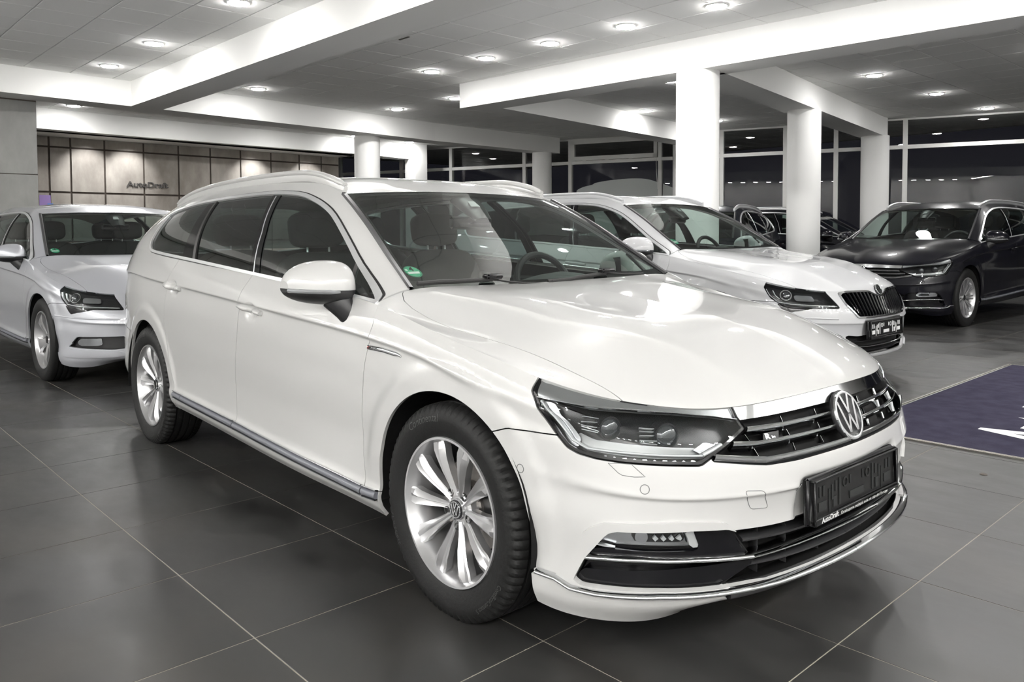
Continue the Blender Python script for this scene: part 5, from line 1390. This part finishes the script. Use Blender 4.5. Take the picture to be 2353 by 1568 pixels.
def sticker(root, S, y=-.648, u=.164, r=.037):
    P, N = at(S['WS'], [(y, u), (y + .03, u), (y, u + .05)]); p, n = P[0], N[0]
    a = P[1] - P[0]; a /= np.linalg.norm(a); b_ = P[2] - P[0]; b_ -= a * (b_ @ a); b_ /= np.linalg.norm(b_)
    g = empty('windscreen_sticker', (0, 0, 0), parent=root)
    k = 32
    f = lambda x, y_, d: tuple(p + a * x + b_ * y_ - n * .004 + n * d)
    MB().add([f(r * math.cos(t), r * math.sin(t), 0) for t in np.linspace(0, 2 * math.pi, k, endpoint=False)], [tuple(range(k))]).build('sticker_disc', M_GREEN, g)
    ring = [f(r * q * math.cos(t), r * q * math.sin(t), .0006) for q in (.95, .91) for t in np.linspace(0, 2 * math.pi, k, endpoint=False)]
    MB().add(ring, [(i, (i + 1) % k, k + (i + 1) % k, k + i) for i in range(k)]).build('sticker_ring', M_BLACK, g)
    MB().add([f(-.72 * r, -.10 * r, .0006), f(-.70 * r, -.48 * r, .0006), f(.74 * r, -.32 * r, .0006), f(.72 * r, .06 * r, .0006)], [(0, 1, 2, 3)]).build('sticker_field', M_PAPER, g)
    MB().add([f(-.80 * r, .40 * r, .0006), f(-.80 * r, .10 * r, .0006), f(-.52 * r, .10 * r, .0006), f(-.52 * r, .40 * r, .0006)], [(0, 1, 2, 3)]).build('sticker_seal', M_PAPER, g)
    G, FF = text_geo('4', r * 1.15, 0, .0004)
    MB().add([f(x - .30 * r, y_ + .06 * r, .0008) for x, y_, z in G], FF).build('sticker_number', M_BLACK, g)
def cabin_mirror(root, hero=True):
    g = empty('sensor_housing', (0, 0, 0), parent=root)
    b = MB().tube([(-1.02, 0, 1.330), (-.95, 0, 1.285), (-.88, 0, 1.235)], [.085, .075, .05], 16, flat=.30); b.build('housing', M_PLASTIC, g, True, .8)
    b = MB().box((-.985, -.125, 1.195), (-.96, .125, 1.255), bev=.012); b.build('rear_view_mirror', M_PLASTIC, g, True, .5)
    MB().add([(-.965, -.025, 1.326), (-.925, -.035, 1.300), (-.925, .02, 1.300), (-.965, .015, 1.326)], [(0, 1, 2, 3)]).build('camera_window', M_LAMPCLEAR, g)
def wipers(root, S):
    WS = S['WS']
    for pts, blade in (([(-.70, .018), (-.60, .040), (-.45, .052), (-.33, .060)], True), ([(-.335, .062), (-.25, .035), (-.19, .022), (-.06, .005)], False), ([(-.03, .018), (.15, .045), (.33, .060)], True), ([(.325, .064), (.42, .040), (.56, .018)], False)):
        P, N = at(WS, dens([(min(abs(p[0]), .72) * -1, p[1]) for p in pts], .03))
        sgn = [(-1 if a[0] < 0 else 1) for a in dens(pts, .03)]
        Q = [(p[0] + n[0] * .016, p[1] * (1 if sg < 0 else -1), p[2] + n[2] * .016) for p, n, sg in zip(P, N, sgn)]
        g = MB().tube(Q, .0065 if blade else .0055, 8, flat=1.3 if blade else .7).build('wiper_blade' if blade else 'wiper_arm', M_SEAL, root, True)
    for y in (-.335, .325):
        P, N = at(WS, [(-abs(y), .064)]); p = P[0] + N[0] * .026; yy = p[1] * (1 if y < 0 else -1)
        MB().box((p[0] - .022, yy - .035, p[2] - .008), (p[0] + .022, yy + .045, p[2] + .012), bev=.007).build('wiper_clip', M_PLASTIC, root, True, .5)

SH = build(.012)
hero = empty('estate_car', (2.6577, 1.3774, 0), -.0209, 'white estate car in the foreground with chrome grille and silver ten-spoke wheels', 'car')
bump = build_car(SH, hero, M_WHITE, 'sport', True)
for sx, cx in ((0, 0), (1, -WB)):
    for sd in (-1, 1):
        make_wheel('ten', 216, M_RIM, hero, (cx, sd * .784, .3225), sd, ring_logo, True)
interior(SH, hero)
plate_holder(hero); sticker(hero, SH); cabin_mirror(hero); wipers(hero, SH)

_flat.clear()
SL = build(.028)
def place(o, x, y, yaw, s, sz=None): o.location = (x, y, 0); o.rotation_euler = (0, 0, yaw); o.scale = (s, s, sz or s)
def low_wheels(root, kind, m):
    for cx in (0, -WB):
        for sd in (-1, 1): make_wheel(kind, 64, m, root, (cx, sd * .784, .3225), sd)
bk = empty('estate_car', (0, 0, 0), 0, 'black estate car with chrome grille facing us, right of the round columns', 'car')
build_car(SL, bk, M_BLACKP, 'plain', False); low_wheels(bk, 'twin', M_RIM); interior(SL, bk, liner=M_CREAM); cabin_mirror(bk, False)
MB().add([(-.62, -.10 + .42, .968), (-.62, .28 + .42 - .1, .968), (-.80, .26 + .42 - .1, .985), (-.80, -.10 + .42, .985)], [(0, 1, 2, 3)]).build('dashboard_paper', M_PAPER, bk)
c4 = copy_tree(bk); c5 = copy_tree(bk)
place(bk, .233, 9.832, -1.623, 1.057, 1.09)
place(c4, -2.45, 8.65, -1.24, 1.10); place(c5, -1.95, 14.7, .20, 1.12, 1.13)
c4['label'] = 'dark blue estate car whose rear corner shows left of the slimmer column'
c5['label'] = 'black car seen side-on behind a round column, its nose behind the black estate car'
for o in c4.children_recursive:
    if o.type == 'MESH' and o.data.materials and o.data.materials[0] == M_BLACKP:
        o.data = o.data.copy(); o.data.materials[0] = M_NAVY
sk = empty('estate_car', (0, 0, 0), 0, 'white estate car with a black slatted grille, behind the foreground car on its right', 'car')
build_car(SL, sk, M_WHITE2, 'superb', False); low_wheels(sk, 'five', M_RIM); interior(SL, sk, liner=M_CREAM); cabin_mirror(sk, False)
sticker(sk, SL, -.648, .18, .037); plate_holder(sk, False, .870, .02, True)
MB().add([(-.56, -.60, .958), (-.56, -.34, .958), (-.70, -.34, .962), (-.70, -.60, .962)], [(0, 1, 2, 3)]).build('dashboard_paper', M_PAPER, sk)
place(sk, 1.132, 5.217, -.014, 1.054)
ls = empty('saloon_car', (0, 0, 0), 0, 'silvery white saloon car at the left edge, parked behind the foreground car', 'car')
build_car(SL, ls, M_SILVER, 'superb', False, rails=False, liftback=True); low_wheels(ls, 'five', M_RIM); interior(SL, ls, liner=M_CREAM); cabin_mirror(ls, False)
sticker(ls, SL, -.648, .13, .037)
place(ls, -2.771, 1.488, .021, 1.019)
_flat.clear()
